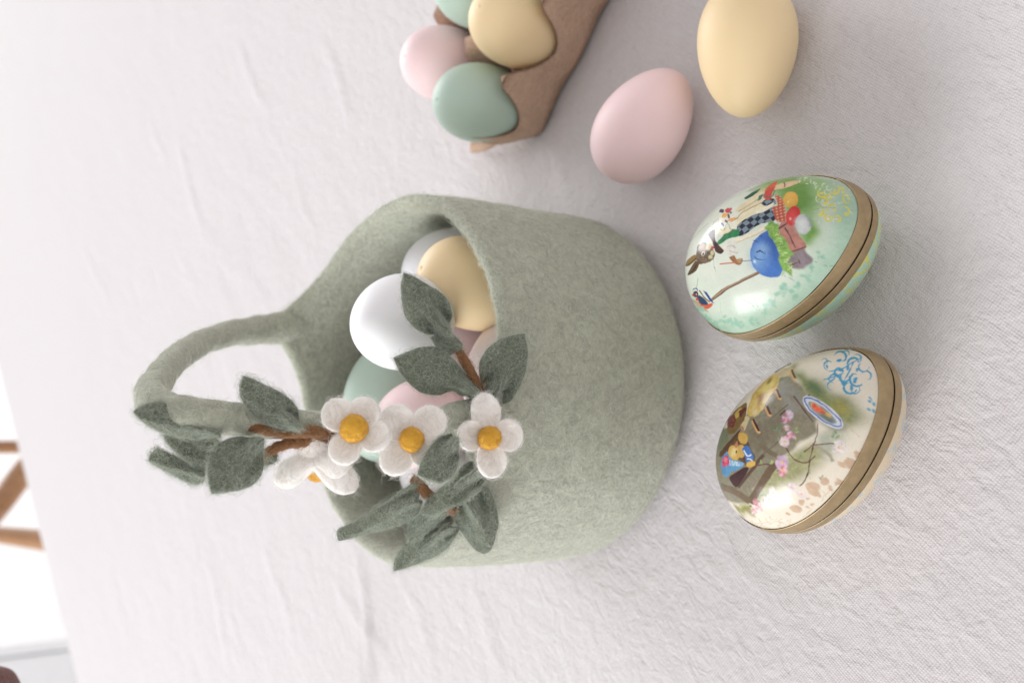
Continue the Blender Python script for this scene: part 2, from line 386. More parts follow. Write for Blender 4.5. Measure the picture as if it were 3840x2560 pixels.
egg('white', at(921 * K, 740 * K, 43.0), UP * 0.3 - RT * 0.1 - DV * 0.92, 'bright white egg on top of the heap in the basket', GB)
egg('grey', at(1056 * K, 617 * K, 49.4), (0.3, -0.2, -0.9), 'greyish white egg in the basket, half hidden behind the yellow egg', GB)
egg('yellow', at(1102 * K, 656 * K, 45.2), -UP * 0.85 - RT * 0.25 + DV * 0.45, 'yellow egg in the basket touching the front rim', GB, 1.2)
egg('mint', at(882 * K, 925 * K, 50), RT * 0.95 + DV * 0.1, 'mint green egg in the basket under the white egg', GB)
egg('pink', at(992 * K, 966 * K, 46.6), (0.2, 0.1, -0.9), 'pink egg in the basket behind the felt flowers', GB)
egg('blush', at(1177 * K, 850 * K, 45), (0.9, 0.1, -0.3), 'blush white egg peeping over the basket rim beside the brown twig', GB)
egg('pink', at(1062 * K, 835 * K, 50.3), (0.3, -0.8, -0.5), 'shaded pink egg low in the basket between the yellow and blush eggs', GB)
egg('white', at(1043 * K, 1085 * K, 48.6), (0.1, -0.9, -0.2), 'white egg in the basket showing only a sliver under the middle flower', GB)

# ------------------------------------------------------------------ egg carton
CA = np.array([0.80, -0.60, 0]); CB = np.array([0.60, 0.80, 0]); CO = np.array([14.85, 4.7, 0]); SP = 4.45
ns, nt_ = 170, 70; m0, m1 = -1.85, 4 * SP + 1.85
S = np.linspace(m0, m1, ns); Tt = np.linspace(-2.0, SP + 2.15, nt_)
SS, TT = np.meshgrid(S, Tt, indexing='ij')
rho = np.full(SS.shape, 9.0)
for i in range(5):
    for j in range(2): rho = np.minimum(rho, np.hypot(SS - i * SP, TT - j * SP))
Z = 0.55 + 2.2 * (rho / 2.15) ** 2.6
Z = 4.5 - np.log1p(np.exp((4.5 - Z) * 4)) / 4                     # soft cap on the posts
Z = np.maximum(Z, 0.55) + 0.05 * vnoise(np.stack([SS, TT, 0 * SS], -1).reshape(-1, 3), 0.9).reshape(SS.shape)
RCN = 1.7
dx_ = (np.minimum(SS - (m0 + RCN), 0) + np.maximum(SS - (m1 - RCN), 0)) / RCN; dy_ = (np.minimum(TT - (Tt[0] + RCN), 0) + np.maximum(TT - (Tt[-1] - RCN), 0)) / RCN
SS = SS - dx_ * RCN + dx_ * np.sqrt(1 - dy_ ** 2 / 2) * RCN; TT = TT - dy_ * RCN + dy_ * np.sqrt(1 - dx_ ** 2 / 2) * RCN   # rounded corners
P3 = CO + SS[..., None] * CA + TT[..., None] * CB; P3[..., 2] = Z
V = list(P3.reshape(-1, 3)); F = grid_faces(ns, nt_)
loop = [(i, 0) for i in range(ns)] + [(ns - 1, j) for j in range(1, nt_)] + [(i, nt_ - 1) for i in range(ns - 2, -1, -1)] + [(0, j) for j in range(nt_ - 2, 0, -1)]
cen = P3.reshape(-1, 3).mean(0); prev = [i * nt_ + j for i, j in loop]; top_ = np.array([V[k] for k in prev])
arc = np.array([S[i] if j in (0, nt_ - 1) else Tt[j] for i, j in loop])
for q, outn in ((0.12, 0.0), (0.3, -0.1), (0.55, -0.32), (0.8, -0.58), (1.0, -0.8)):
    row = []
    for k, (i, j) in enumerate(loop):
        nrm = CA * dx_[i, j] + CB * dy_[i, j]; nrm = nrm / max(np.linalg.norm(nrm), 1e-6)
        lobe = 0.10 * math.cos(2 * math.pi * arc[k] / SP)
        p = top_[k] + nrm * (outn + lobe * q + 0.05 * vnoise(np.array([[arc[k], q * 3, 1.0]]), 0.8)[0]); p[2] = top_[k][2] * (1 - q) + 0.12 * q
        row.append(len(V)); V.append(p)
    n = len(loop)
    for k in range(n): F.append((prev[k], prev[(k + 1) % n], row[(k + 1) % n], row[k]))
    prev = row
pu = NT('grey_pulp'); po = pu.co.outputs['Object']; p1 = pu.noise(po, 500, 4, 0.65); p2 = pu.noise(po, 60, 3, 0.6)
pc = np.array([0.585, 0.41, 0.305])
pu.set(Base_Color=pu.mix(pu.ramp(p1, [(0.3, pc * 0.72), (0.5, pc), (0.7, pc * 1.16)]), pu.ramp(p2, [(0.35, pc * 0.86), (0.65, pc * 1.1)]), 0.5), Roughness=0.95, Normal=pu.bump(pu.math('ADD', p1, pu.math('MULTIPLY', p2, 2)), 0.6, 0.003))
pu.b.inputs['Specular IOR Level'].default_value = 0.15
ct = empty('egg_carton', CO); tag(ct, 'brown pulp egg carton holding mint, yellow and pink eggs at the top edge', 'egg carton')
tray = mk('tray', V, F, pu.m, ct); so_ = tray.modifiers.new('thickness', 'SOLIDIFY'); so_.thickness = 0.11 * CM; so_.offset = -1
# torn lip at the short end
lp = []; KO = 3840 / 2352
lo_ = smooth_path([on_z(x * KO, y * KO, 0.12) for x, y in ((1236, 292), (1200, 312), (1155, 327), (1115, 346), (1086, 352))], 24)
hi_ = smooth_path([on_z(x * KO, y * KO, z) for x, y, z in ((1222, 280, .5), (1188, 300, .6), (1148, 315, .75), (1108, 331, 1.0), (1076, 336, 1.15))], 24)
for k in range(24):
    q = k / 23; m_ = (lo_[k] + hi_[k]) / 2 - CA * 0.12 + 0.05 * math.sin(q * 23) * CA
    lp += [lo_[k], m_, hi_[k] + CA * 0.25 * q ** 3]
lip = mk('lip', lp, grid_faces(24, 3), pu.m, ct); m_ = lip.modifiers.new('thickness', 'SOLIDIFY'); m_.thickness = 0.2 * CM; m_.offset = 1
GC = 'eggs standing in the pulp carton'
def cup(i, j, dz=0): p = CO + CA * i * SP + CB * j * SP; p = p.copy(); p[2] = 3.42 + dz; return p
egg('mint', cup(0, 0), (0.12, -0.1, -1), 'mint green egg at the open end of the carton, nearest the felt basket', GC)
egg('yellow', cup(1, 0, .1), (-0.08, 0.1, -1), 'yellow egg in the carton between the two mint green ones', GC, 1.0)
egg('pink', cup(0, 1), (0.05, -0.1, -1), 'pink egg in the carton, in the far row', GC)
egg('mint', cup(1, 1, .1), (0.0, 0.05, -1), 'mint green egg in the far row of the carton, cut by the top edge', GC, 2.2)
egg('mint', cup(2, 0), (0.1, 0.05, -1), 'mint green egg in the carton just beyond the top edge behind the yellow one', GC, 2.9)

# ------------------------------------------------------------------ felt basket
R0, RT_, RC = 8.8, 8.45, 1.35
RIM = 10.75
def rim_z(phi):
    d = np.degrees(phi)
    def g(c, w): x = (d - c + 180) % 360 - 180; return np.exp(-np.abs(x / w) ** 1.6)
    return RIM + 1.9 * g(76, 12) + 0.35 * g(76, 35) + 2.0 * g(-98, 11) + 0.28 * g(-85, 34) + 0.3 * g(-38, 26) - 0.22 * g(-67, 20) - 0.15 * np.cos(2 * np.radians(d - 165))
NP = 220; phi = np.linspace(0, 2 * np.pi, NP, endpoint=False); TH = 0.52
prof = []                                                            # (kind, radius, height fraction)
rows = []
for r in (0.0, 3.0, 6.0): rows.append((np.full(NP, r), np.full(NP, 0.06)))
for a in np.linspace(0, math.pi / 2, 9): rows.append((np.full(NP, R0 - RC + RC * math.sin(a)), np.full(NP, 0.06 + RC - RC * math.cos(a))))
zr = rim_z(phi)
def wall_r(t): return R0 + (RT_ - R0) * t + 0.09 * 4 * t * (1 - t)
for t in np.linspace(0, 1, 34)[1:]:
    rows.append((np.full(NP, wall_r(t)), RC + (zr - 0.28 - RC) * t))
for a in np.linspace(0, math.pi, 9)[1:-1]:
    rows.append((np.full(NP, RT_ - TH / 2 + TH / 2 * math.cos(a)), zr - 0.28 + 0.30 * math.sin(a)))
for t in np.linspace(1, 0, 26):
    rows.append((np.full(NP, wall_r(t) - TH), 0.6 + (zr - 0.28 - 0.6) * t))
for r in (7.0, 4.0, 0.0): rows.append((np.full(NP, r), np.full(NP, 0.6)))
BV = np.stack([np.stack([r * np.cos(phi), r * np.sin(phi), z], -1) for r, z in rows])
nr_ = len(rows)
flat = BV.reshape(-1, 3); rad = np.stack([np.cos(phi), np.sin(phi), 0 * phi], -1)
hf = np.clip(flat[:, 2] / 3, 0, 1)
amp = (0.10 * vnoise(flat, 0.22) + 0.045 * vnoise(flat + 9, 0.8) + 0.015 * vnoise(flat, 2.6)) * hf
flat = flat + np.tile(rad, (nr_, 1)) * amp[:, None]
flat[:, 2] += hf * (0.06 * vnoise(flat + 20, 0.5) + 0.03 * vnoise(flat + 5, 1.7)) * (flat[:, 2] > 8)
bk = empty('felt_basket', (0, 0, 0)); tag(bk, 'sage green felt basket with tall handle, felt leaves and cream flowers, filled with eggs', 'basket')
BF = [f[::-1] for f in grid_faces(nr_, NP, False, True)]
body = mk('basket_body', flat, BF, M_BASKET, bk)
fuzz(body, flat, BF, 42000, 0.42, M_BASKET_F, 0.0046, 0.22, 0.8, weight=lambda c, n: (c[:, 2] > 0.3) * 1.0, seed=2)
fuzz(body, flat, BF, 11000, 0.24, M_BASKET_F, 0.0042, 0.7, 0.7, weight=lambda c, n: (np.abs(n[:, 2]) > 0.45) * (c[:, 2] > 9.5) * 1.0, seed=3)
fuzz(body, flat, BF, 500, 1.1, M_BASKET_F, 0.0042, 0.5, 0.9, pts=9, seed=8)
# handle: grows out of the two peaks of the rim
a78 = math.radians(78); eh = np.array([math.cos(a78), math.sin(a78), 0])
def arch(al, z, off=0.0): p = eh * al; p = p + np.array([math.sin(a78), -math.cos(a78), 0]) * off; return np.array([p[0], p[1], z])
pb_ = np.array([8.15 * math.cos(math.radians(76)), 8.15 * math.sin(math.radians(76)), 0]); pf_ = np.array([8.15 * math.cos(math.radians(-98)), 8.15 * math.sin(math.radians(-98)), 0])
HP = [pb_ + [0, 0, 10.2], pb_ + [0, 0, 11.9], arch(8.0, 13.9), arch(5.9, 16.9), arch(2.2, 19.9), arch(-1.4, 22.0), arch(-4.2, 23.2), arch(-5.75, 22.9), arch(-6.35, 21.2), arch(-6.9, 18.6), arch(-7.3, 16.5), arch(-7.7, 14.4), pf_ + [0, 0, 12.4], pf_ + [0, 0, 10.4]]
HV, HF = tube(HP, [0.5, 0.95, 0.70, .58, .55, .56, .60, .62, .58, .55, 0.55, .62, 0.95, .5], 120, 28, 0.05)
HV = HV + 0.05 * vnoise(HV, 0.9)[:, None] * np.array([1, .6, .5])
al_ = HV @ eh; wallr = np.where(al_ > 0, 8.22, -8.22); kz = np.clip((HV[:, 2] - 11.0) / 3.2, 0, 1); kz = 0.24 + 0.76 * kz * kz * (3 - 2 * kz)
HV = HV + ((wallr - al_) * (1 - kz) * (HV[:, 2] < 14.2))[:, None] * eh      # the handle flattens into the basket wall at both feet
hd = mk('handle', HV, HF, M_BASKET, bk)
fuzz(hd, HV, HF, 9000, 0.48, M_BASKET_F, 0.0045, 0.8, 0.7, weight=lambda c, n: (c[:, 2] > 12) * 1.0, seed=4)

# ---- felt leaves
def in_plane(base, tip, tilt):
    t = tip - base; L = np.linalg.norm(t); t /= L
    b = np.cross(t, base - CAM); b /= np.linalg.norm(b)
    view = (base - CAM) / np.linalg.norm(base - CAM)
    n = np.cross(b, t); n = n if n @ view < 0 else -n                # towards the viewer
    b2 = b * math.cos(tilt) + n * math.sin(tilt); n2 = n * math.cos(tilt) - b * math.sin(tilt)
    return t, b2, n2, L
def leaf(base_px, tip_px, outline, crop, d0, d1, tilt=0.0, fold=0.0, sl=0.15, sr=0.15, curl=0.0, pinch=0.25, th=0.36, name='leaf', n_f=900, seed=0):
    """felt leaf: outline traced in a plane hung between its base and tip, folded along its rib, with thickness"""
    ox, oy, sc_ = crop
    px = lambda p: (ox + p[0] * sc_, oy + p[1] * sc_)
    B = at(*px(base_px), d0); T = at(*px(tip_px), d1); t, b, n, L = in_plane(B, T, tilt)
    poly = []
    for q in outline:
        v = ray(*px(q)); s_ = ((B - CAM) @ n) / (v @ n); X = CAM + s_ * v - B; poly.append((X @ t, X @ b))
    poly = np.array(poly); A, Bq = poly, np.roll(poly, -1, 0)
    lo, hi = poly[:, 0].min(), poly[:, 0].max(); st = lo + (hi - lo) * (0.5 - 0.5 * np.cos(np.linspace(0.09, math.pi - 0.06, 34)))
    rowsT, rowsB = [], []; nw = 19; ws = np.sin(np.linspace(-math.pi / 2, math.pi / 2, nw)); rg = np.random.default_rng(seed + 50)
    off = rg.random(3) * 20
    prevr = None
    for s_ in st:
        m = (A[:, 0] - s_) * (Bq[:, 0] - s_) <= 0
        ys = A[m, 1] + (Bq[m, 1] - A[m, 1]) * (s_ - A[m, 0]) / (Bq[m, 0] - A[m, 0] + 1e-9)
        y0, y1 = (ys.min(), ys.max()) if len(ys) > 1 else prevr
        prevr = (y0, y1); rowsT.append((s_, y0, y1))
    Y0 = np.array([r[1] for r in rowsT]); Y1 = np.array([r[2] for r in rowsT])
    k = np.array([.25, .5, .25]); Y0[1:-1] = np.convolve(Y0, k, 'valid'); Y1[1:-1] = np.convolve(Y1, k, 'valid')
    wm = (Y1 - Y0).max()
    Vt, Vb = [], []
    for s_, y0, y1 in zip(st, Y0, Y1):
        u = (s_ - lo) / (hi - lo)
        for w in ws:
            y = (y0 + y1) / 2 + w * (y1 - y0) / 2; yy = (y - (Y0 + Y1).mean() / 2) / (wm / 2)
            f = fold; sl_, sr_ = sl + 0.14, sr + 0.14
            z = -sl_ * max(0, f - yy) * wm / 2 - sr_ * max(0, yy - f) * wm / 2
            z += pinch * (1.1 * math.exp(-(yy / .2) ** 2) - 0.9 * math.exp(-((abs(yy) - .45) / .22) ** 2)) * math.exp(-((u - .08) / .26) ** 2)
            z += curl * u * u * L * 0.25 + 0.16 * math.sin(2.3 * u * math.pi + seed * 1.7) * yy * abs(yy)
            c0 = B + t * s_ + b * y
            z += 0.11 * vnoise((c0 + off)[None], 0.8)[0] + 0.03 * vnoise((c0 + off)[None], 2.2)[0]
            h = th / 2 * (1 - abs(w) ** 8) ** 0.5 * (1 - abs(2 * u - 1) ** 14) ** 0.5
            Vt.append(c0 + n * (z + h)); Vb.append(c0 + n * (z - h))
    V = np.array(Vt + Vb); N = len(Vt); ns_ = len(st)
    F = [fc for fc in grid_faces(ns_, nw)] + [tuple(N + i for i in fc[::-1]) for fc in grid_faces(ns_, nw)]
    for i in range(ns_ - 1):
        for j in (0, nw - 1):
            a, c = i * nw + j, (i + 1) * nw + j
            F.append((a, N + a, N + c, c) if j else (a, c, N + c, N + a))
    for j in range(nw - 1):
        for i in (0, ns_ - 1):
            a, c = i * nw + j, i * nw + j + 1
            F.append((a, c, N + c, N + a) if i else (a, N + a, N + c, c))
    V = V + 0.02 * vnoise(V + off, 3.0)[:, None] * n
    o = mk(name, V, F, M_LEAF, bk)
    me = o.data; bm = bmesh.new(); bm.from_mesh(me); bmesh.ops.recalc_face_normals(bm, faces=bm.faces[:]); bm.to_mesh(me); bm.free()
    F2 = [tuple(p.vertices) for p in me.polygons]
    fuzz(o, V, F2, int(n_f * 2.4), 0.29, M_LEAF_F, 0.0036, 0.5, 0.9, seed=seed + 5)
    return o
C3 = (480, 1280, 780 / 1911); C4 = (1180, 1360, 880 / 1683); C5 = (1260, 780, 800 / 1493)
# on the handle
leaf((840, 860), (55, 640), [(840, 880), (720, 890), (600, 905), (460, 880), (330, 845), (180, 770), (90, 700), (50, 645), (90, 605), (190, 565), (300, 548), (430, 562), (560, 615), (660, 690), (740, 770), (820, 830)], C3, 33.9, 32.6, 0.0, 0.35, 0.05, 1.3, 0.0, 0.3, seed=1)
leaf((840, 900), (360, 860), [(840, 960), (780, 1080), (720, 1165), (640, 1150), (540, 1090), (450, 1020), (370, 940), (320, 860), (420, 820), (560, 840), (700, 850), (820, 870)], C3, 34.9, 34.6, 0.2, -0.1, 0.2, 0.2, 0, 0.3, seed=2)
leaf((700, 1240), (185, 1085), [(690, 1290), (620, 1335), (520, 1290), (400, 1230), (280, 1160), (185, 1100), (200, 1035), (270, 975), (390, 1030), (500, 1090), (620, 1160), (715, 1200)], C3, 35.0, 34.6, -0.1, 0.15, 0.05, 1.5, 0, 0.1, seed=3)
leaf((1245, 960), (765, 1395), [(1250, 1000), (1255, 1120), (1235, 1220), (1170, 1300), (1070, 1350), (960, 1375), (860, 1392), (765, 1398), (740, 1310), (728, 1210), (735, 1100), (770, 1000), (850, 910), (950, 865), (1060, 850), (1170, 860), (1240, 910)], C3, 33.7, 32.8, 0.05, 0.3, 0.12, 0.25, 0.1, 0.5, seed=4)
leaf((1590, 790), (1060, 320), [(1600, 800), (1500, 830), (1400, 810), (1280, 760), (1170, 680), (1080, 590), (1035, 500), (1020, 410), (1062, 315), (1160, 345), (1270, 400), (1390, 455), (1490, 525), (1560, 610), (1590, 700)], C3, 34.3, 33.6, 0.1, 0.5, 0.06, 1.2, 0.05, 0.35, seed=5)
leaf((1260, 1010), (1370, 1090), [(1250, 990), (1330, 1000), (1375, 1040), (1365, 1095), (1310, 1130), (1255, 1150), (1240, 1080)], C3, 34.9, 35.0, 0, 0, .3, .3, 0, 0.1, n_f=200, seed=6)
leaf((960, 700), (660, 690), [(965, 690), (940, 790), (860, 840), (780, 830), (700, 770), (650, 680), (700, 655), (800, 660), (900, 665)], C3, 34.6, 34.3, 0.2, 0, .5, .5, 0, 0.2, n_f=350, seed=7)
# on the rim
leaf((790, 890), (475, 455), [(810, 860), (745, 895), (650, 893), (560, 850), (495, 770), (462, 650), (452, 540), (475, 452), (560, 485), (660, 545), (740, 590), (800, 655), (832, 745), (825, 820)], C5, 38.0, 37.2, 0.1, 0.2, 0.2, 0.15, 0.1, 0.6, seed=8)
leaf((960, 1290), (405, 1050), [(1010, 1300), (950, 1345), (890, 1345), (840, 1290), (720, 1322), (600, 1302), (500, 1220), (440, 1140), (402, 1048), (480, 1015), (580, 988), (720, 988), (830, 1060), (920, 1170), (985, 1260)], C5, 38.1, 37.0, -0.15, -0.25, 0.4, 0.12, 0.05, 0.5, seed=9)
leaf((1060, 1300), (1320, 880), [(1110, 1335), (1040, 1270), (1005, 1180), (1005, 1080), (1060, 985), (1160, 910), (1250, 885), (1322, 878), (1352, 1000), (1345, 1140), (1310, 1250), (1230, 1360), (1160, 1385)], C5, 38.3, 38.4, 0.15, 0.75, 0.12, 1.1, 0, 0.6, seed=10)
leaf((850, 960), (690, 900), [(880, 980), (800, 1035), (720, 1000), (660, 905), (740, 880), (800, 860), (850, 900), (890, 950)], C5, 38.2, 38.0, 0, 0, .6, .6, 0, 0.1, n_f=260, seed=11)
leaf((1000, 570), (745, 800), [(985, 485), (1030, 560), (1042, 680), (1005, 800), (900, 868), (800, 835), (735, 800), (765, 700), (830, 590), (900, 520)], C4, 35.35, 34.9, 0.1, 0.25, 0.15, 0.3, 0.1, 0.5, seed=12)
leaf((1180, 760), (770, 1070), [(1120, 695), (1215, 790), (1160, 920), (1060, 1000), (930, 1060), (820, 1105), (755, 1070), (800, 980), (880, 900), (980, 820), (1050, 740)], C4, 38.0, 38.4, 0.2, 0.1, 0.25, 0.35, 0, 0.4, seed=13)
leaf((740, 960), (170, 1230), [(740, 880), (700, 865), (600, 935), (480, 1020), (360, 1100), (250, 1160), (155, 1195), (175, 1268), (300, 1262), (440, 1232), (600, 1192), (700, 1130), (745, 1030)], C4, 38.6, 40.4, -0.2, 0.3, 0.12, 1.0, 0, 0.25, seed=14)
leaf((985, 1160), (580, 1480), [(1000, 1160), (995, 1250), (930, 1340), (840, 1405), (720, 1455), (575, 1488), (570, 1400), (620, 1320), (720, 1260), (800, 1210), (900, 1170)], C4, 39.6, 41.2, 0.1, 0.2, 0.15, 0.8, 0, 0.3, seed=15)
leaf((900, 1090), (730, 1290), [(960, 1060), (900, 1150), (800, 1230), (730, 1290), (660, 1260), (612, 1180), (680, 1110), (770, 1080), (880, 1050)], C4, 39.0, 39.9, 0.0, -0.05, 0.9, 0.9, 0, 0.1, n_f=500, seed=16)
leaf((1080, 1040), (1220, 1365), [(1010, 1060), (1100, 960), (1200, 920), (1270, 960), (1315, 1060), (1325, 1180), (1290, 1290), (1222, 1368), (1140, 1335), (1060, 1255), (1008, 1160)], C4, 39.2, 40.6, 0.1, 0.0, 0.2, 0.25, 0.05, 0.5, seed=17)
# ---- brown twigs
def twig(pts, crop, depths, r, seed):
    ox, oy, sc_ = crop; P = [at(ox + x * sc_, oy + y * sc_, dd) for (x, y), dd in zip(pts, depths)]
    V, F = tube(P, np.array(r) * 0.62, 46, 16, 0.12); V = V + 0.04 * vnoise(V + seed, 1.6)[:, None]
    o = mk('twig', V, F, M_TWIG, bk); fuzz(o, V, F, 900, 0.34, M_TWIG_F, 0.004, 0.6, 0.6, seed=seed); return o
twig([(830, 845), (960, 775), (1120, 775), (1300, 815), (1480, 840), (1680, 825), (1900, 860)], C3, [34.3, 34.3, 34.3, 34.4, 34.6, 34.9, 35.6], [.12, .3, .38, .30, .26, .34, .32], 21)
twig([(1220, 1050), (1380, 965), (1560, 925), (1700, 905), (1850, 880)], C3, [34.8, 34.8, 35.0, 35.2, 35.5], [.22, .28, .33, .3, .26], 22)
twig([(840, 970), (890, 1060), (950, 1160), (1000, 1260), (1040, 1330)], C5, [38.3, 38.3, 38.3, 38.4, 38.5], [.22, .29, .30, .28, .26], 23)
twig([(700, 830), (750, 870), (800, 930), (900, 1010), (1010, 1060)], C4, [38.9, 38.8, 38.8, 39.0, 39.2], [.28, .34, .34, .3, .28], 24)

# ---- felt flowers
def flower(cpx, depth, crop, petals, rball, nrm, seed, ball_up=0.22, th=0.46):
    ox, oy, sc_ = crop; c = at(ox + cpx[0] * sc_, oy + cpx[1] * sc_, depth)
    n = np.asarray(nrm, float); n /= np.linalg.norm(n)
    fe = empty('flower', c); fe.parent = bk; fe.location = (c * CM) - origin(bk)
    VV, FF = [], []
    for pi, (tp, wd, cupv, lift) in enumerate(petals):
        wd = wd * 0.94; lift = lift + 0.2
        if len(tp) == 2: v = ray(ox + tp[0] * sc_, oy + tp[1] * sc_); s_ = ((c - CAM) @ n) / (v @ n); tip = CAM + s_ * v
        else: tip = c + np.asarray(tp)
        t = tip - c; L = np.linalg.norm(t); t /= L; b = np.cross(n, t); b /= np.linalg.norm(b)
        nu, nw = 26, 17; V1, V2 = [], []
        for u in np.linspace(0, 1, nu):
            pf = 0.46 + 0.54 * math.sin(min(u / 0.56, 1) * math.pi / 2) ** 1.3 if u < 0.56 else math.sqrt(max(0, 1 - ((u - 0.56) / 0.44) ** 1.95))
            wid = wd * sc_ * depth / FPX * pf * 0.5
            wid = max(wid, 0.03)
            for w in np.sin(np.linspace(-math.pi / 2, math.pi / 2, nw)):
                z = cupv * (w * w) * (0.25 + 0.75 * u) * 0.55 * math.sin(math.pi * min(u + .12, 1)) + lift * u * u * L * 0.4 - 0.12 * math.sin(u * math.pi) * (1 - w * w)
                p = c + t * (u * L) + b * (w * wid) + n * (z + 0.012 * pi)
                h = th / 2 * max(0.0, 1 - abs(w) ** 4) ** 0.5 * max(0.0, 1 - abs(u) ** 10) ** 0.5
                V1.append(p + n * h); V2.append(p - n * h)
        V = np.array(V1 + V2); N = len(V1); V = V + 0.03 * vnoise(V + seed + pi * 3, 1.7)[:, None] * n
        F = grid_faces(nu, nw) + [tuple(N + i for i in f[::-1]) for f in grid_faces(nu, nw)]
        for i in range(nu - 1):
            for j in (0, nw - 1):
                a, d = i * nw + j, (i + 1) * nw + j; F.append((a, N + a, N + d, d) if j else (a, d, N + d, N + a))
        o = mk('petal', V, F, M_PETAL, fe); VV.append(V); FF += [tuple(i + sum(len(x) for x in VV[:-1]) for i in f) for f in F]
        bm = bmesh.new(); bm.from_mesh(o.data); bmesh.ops.recalc_face_normals(bm, faces=bm.faces[:]); bm.to_mesh(o.data); bm.free()
    V = np.concatenate(VV); fuzz(fe, V, FF, 3400, 0.24, M_PETAL_F, 0.0028, 0.5, 1.0, seed=seed)
    BV_, BF_ = ball(c + n * (ball_up + 0.12), rball * 1.03, 0.05, 36, 24, seed); bo = mk('flower_centre', BV_, BF_, M_ORANGE, fe); fuzz(fe, BV_, BF_, 700, 0.2, M_ORANGE_F, 0.0036, 0.35, 0.9, seed=seed + 7)
    fuzz(fe, V, FF, 20, 0.55, M_PETAL_F, 0.003, 0.9, 1.4, pts=10, seed=seed + 9)
    return fe
toCam = lambda px, py: -ray(px, py) / np.linalg.norm(ray(px, py))
nA = toCam(1337, 1614)
flower((290, 485), 35.0, C4, [((85, 300), 260, 0.9, 0.25), ((420, 270), 250, 1.0, 0.35), ((540, 560), 260, 0.8, 0.15), ((165, 730), 250, 0.5, 0.1)], 0.475, nA + RT * 0.15 + UP * .1, 31, 0.35)
flower((690, 560), 36.0, C4, [((505, 330), 280, 0.9, 0.25), ((915, 350), 270, 1.0, 0.35), ((860, 720), 230, 0.8, 0.2), ((500, 790), 250, 0.5, 0.1)], 0.43, nA + RT * 0.1, 32, 0.32)
flower((1235, 540), 37.6, C4, [((1195, 215), 235, 0.9, 0.3), ((1480, 500), 250, 1.0, 0.3), ((1275, 825), 235, 0.9, 0.1), ((1005, 505), 230, 1.2, 0.4)], 0.43, nA - UP * .1, 33, 0.32)
flower((-2, 712), 35.3, C4, [(UP * 1.6 - RT * 0.42 + DV * .35, 270, 0.7, 0.3), (-UP * 1.42 - RT * 0.72 + DV * .4, 260, 0.7, 0.35), (-UP * 1.2 + RT * 0.1 + DV * .1, 250, 0.6, 0.3), (UP * .2 + RT * 1.2 - DV * .2, 240, 0.6, 0.3)], 0.42, DV * 0.72 - RT * 0.62 - UP * 0.05, 34, 0.36)

# ------------------------------------------------------------------ two papier-mache eggs with printed pictures
def frame(yw, pitch, rl):
    e = np.array([math.cos(yw) * math.cos(pitch), math.sin(yw) * math.cos(pitch), math.sin(pitch)])
    n0 = np.array([0, 0, 1.0]) - e * e[2]; n0 /= np.linalg.norm(n0); m0 = np.cross(n0, e)
    return e, math.cos(rl) * m0 - math.sin(rl) * n0, math.cos(rl) * n0 + math.sin(rl) * m0

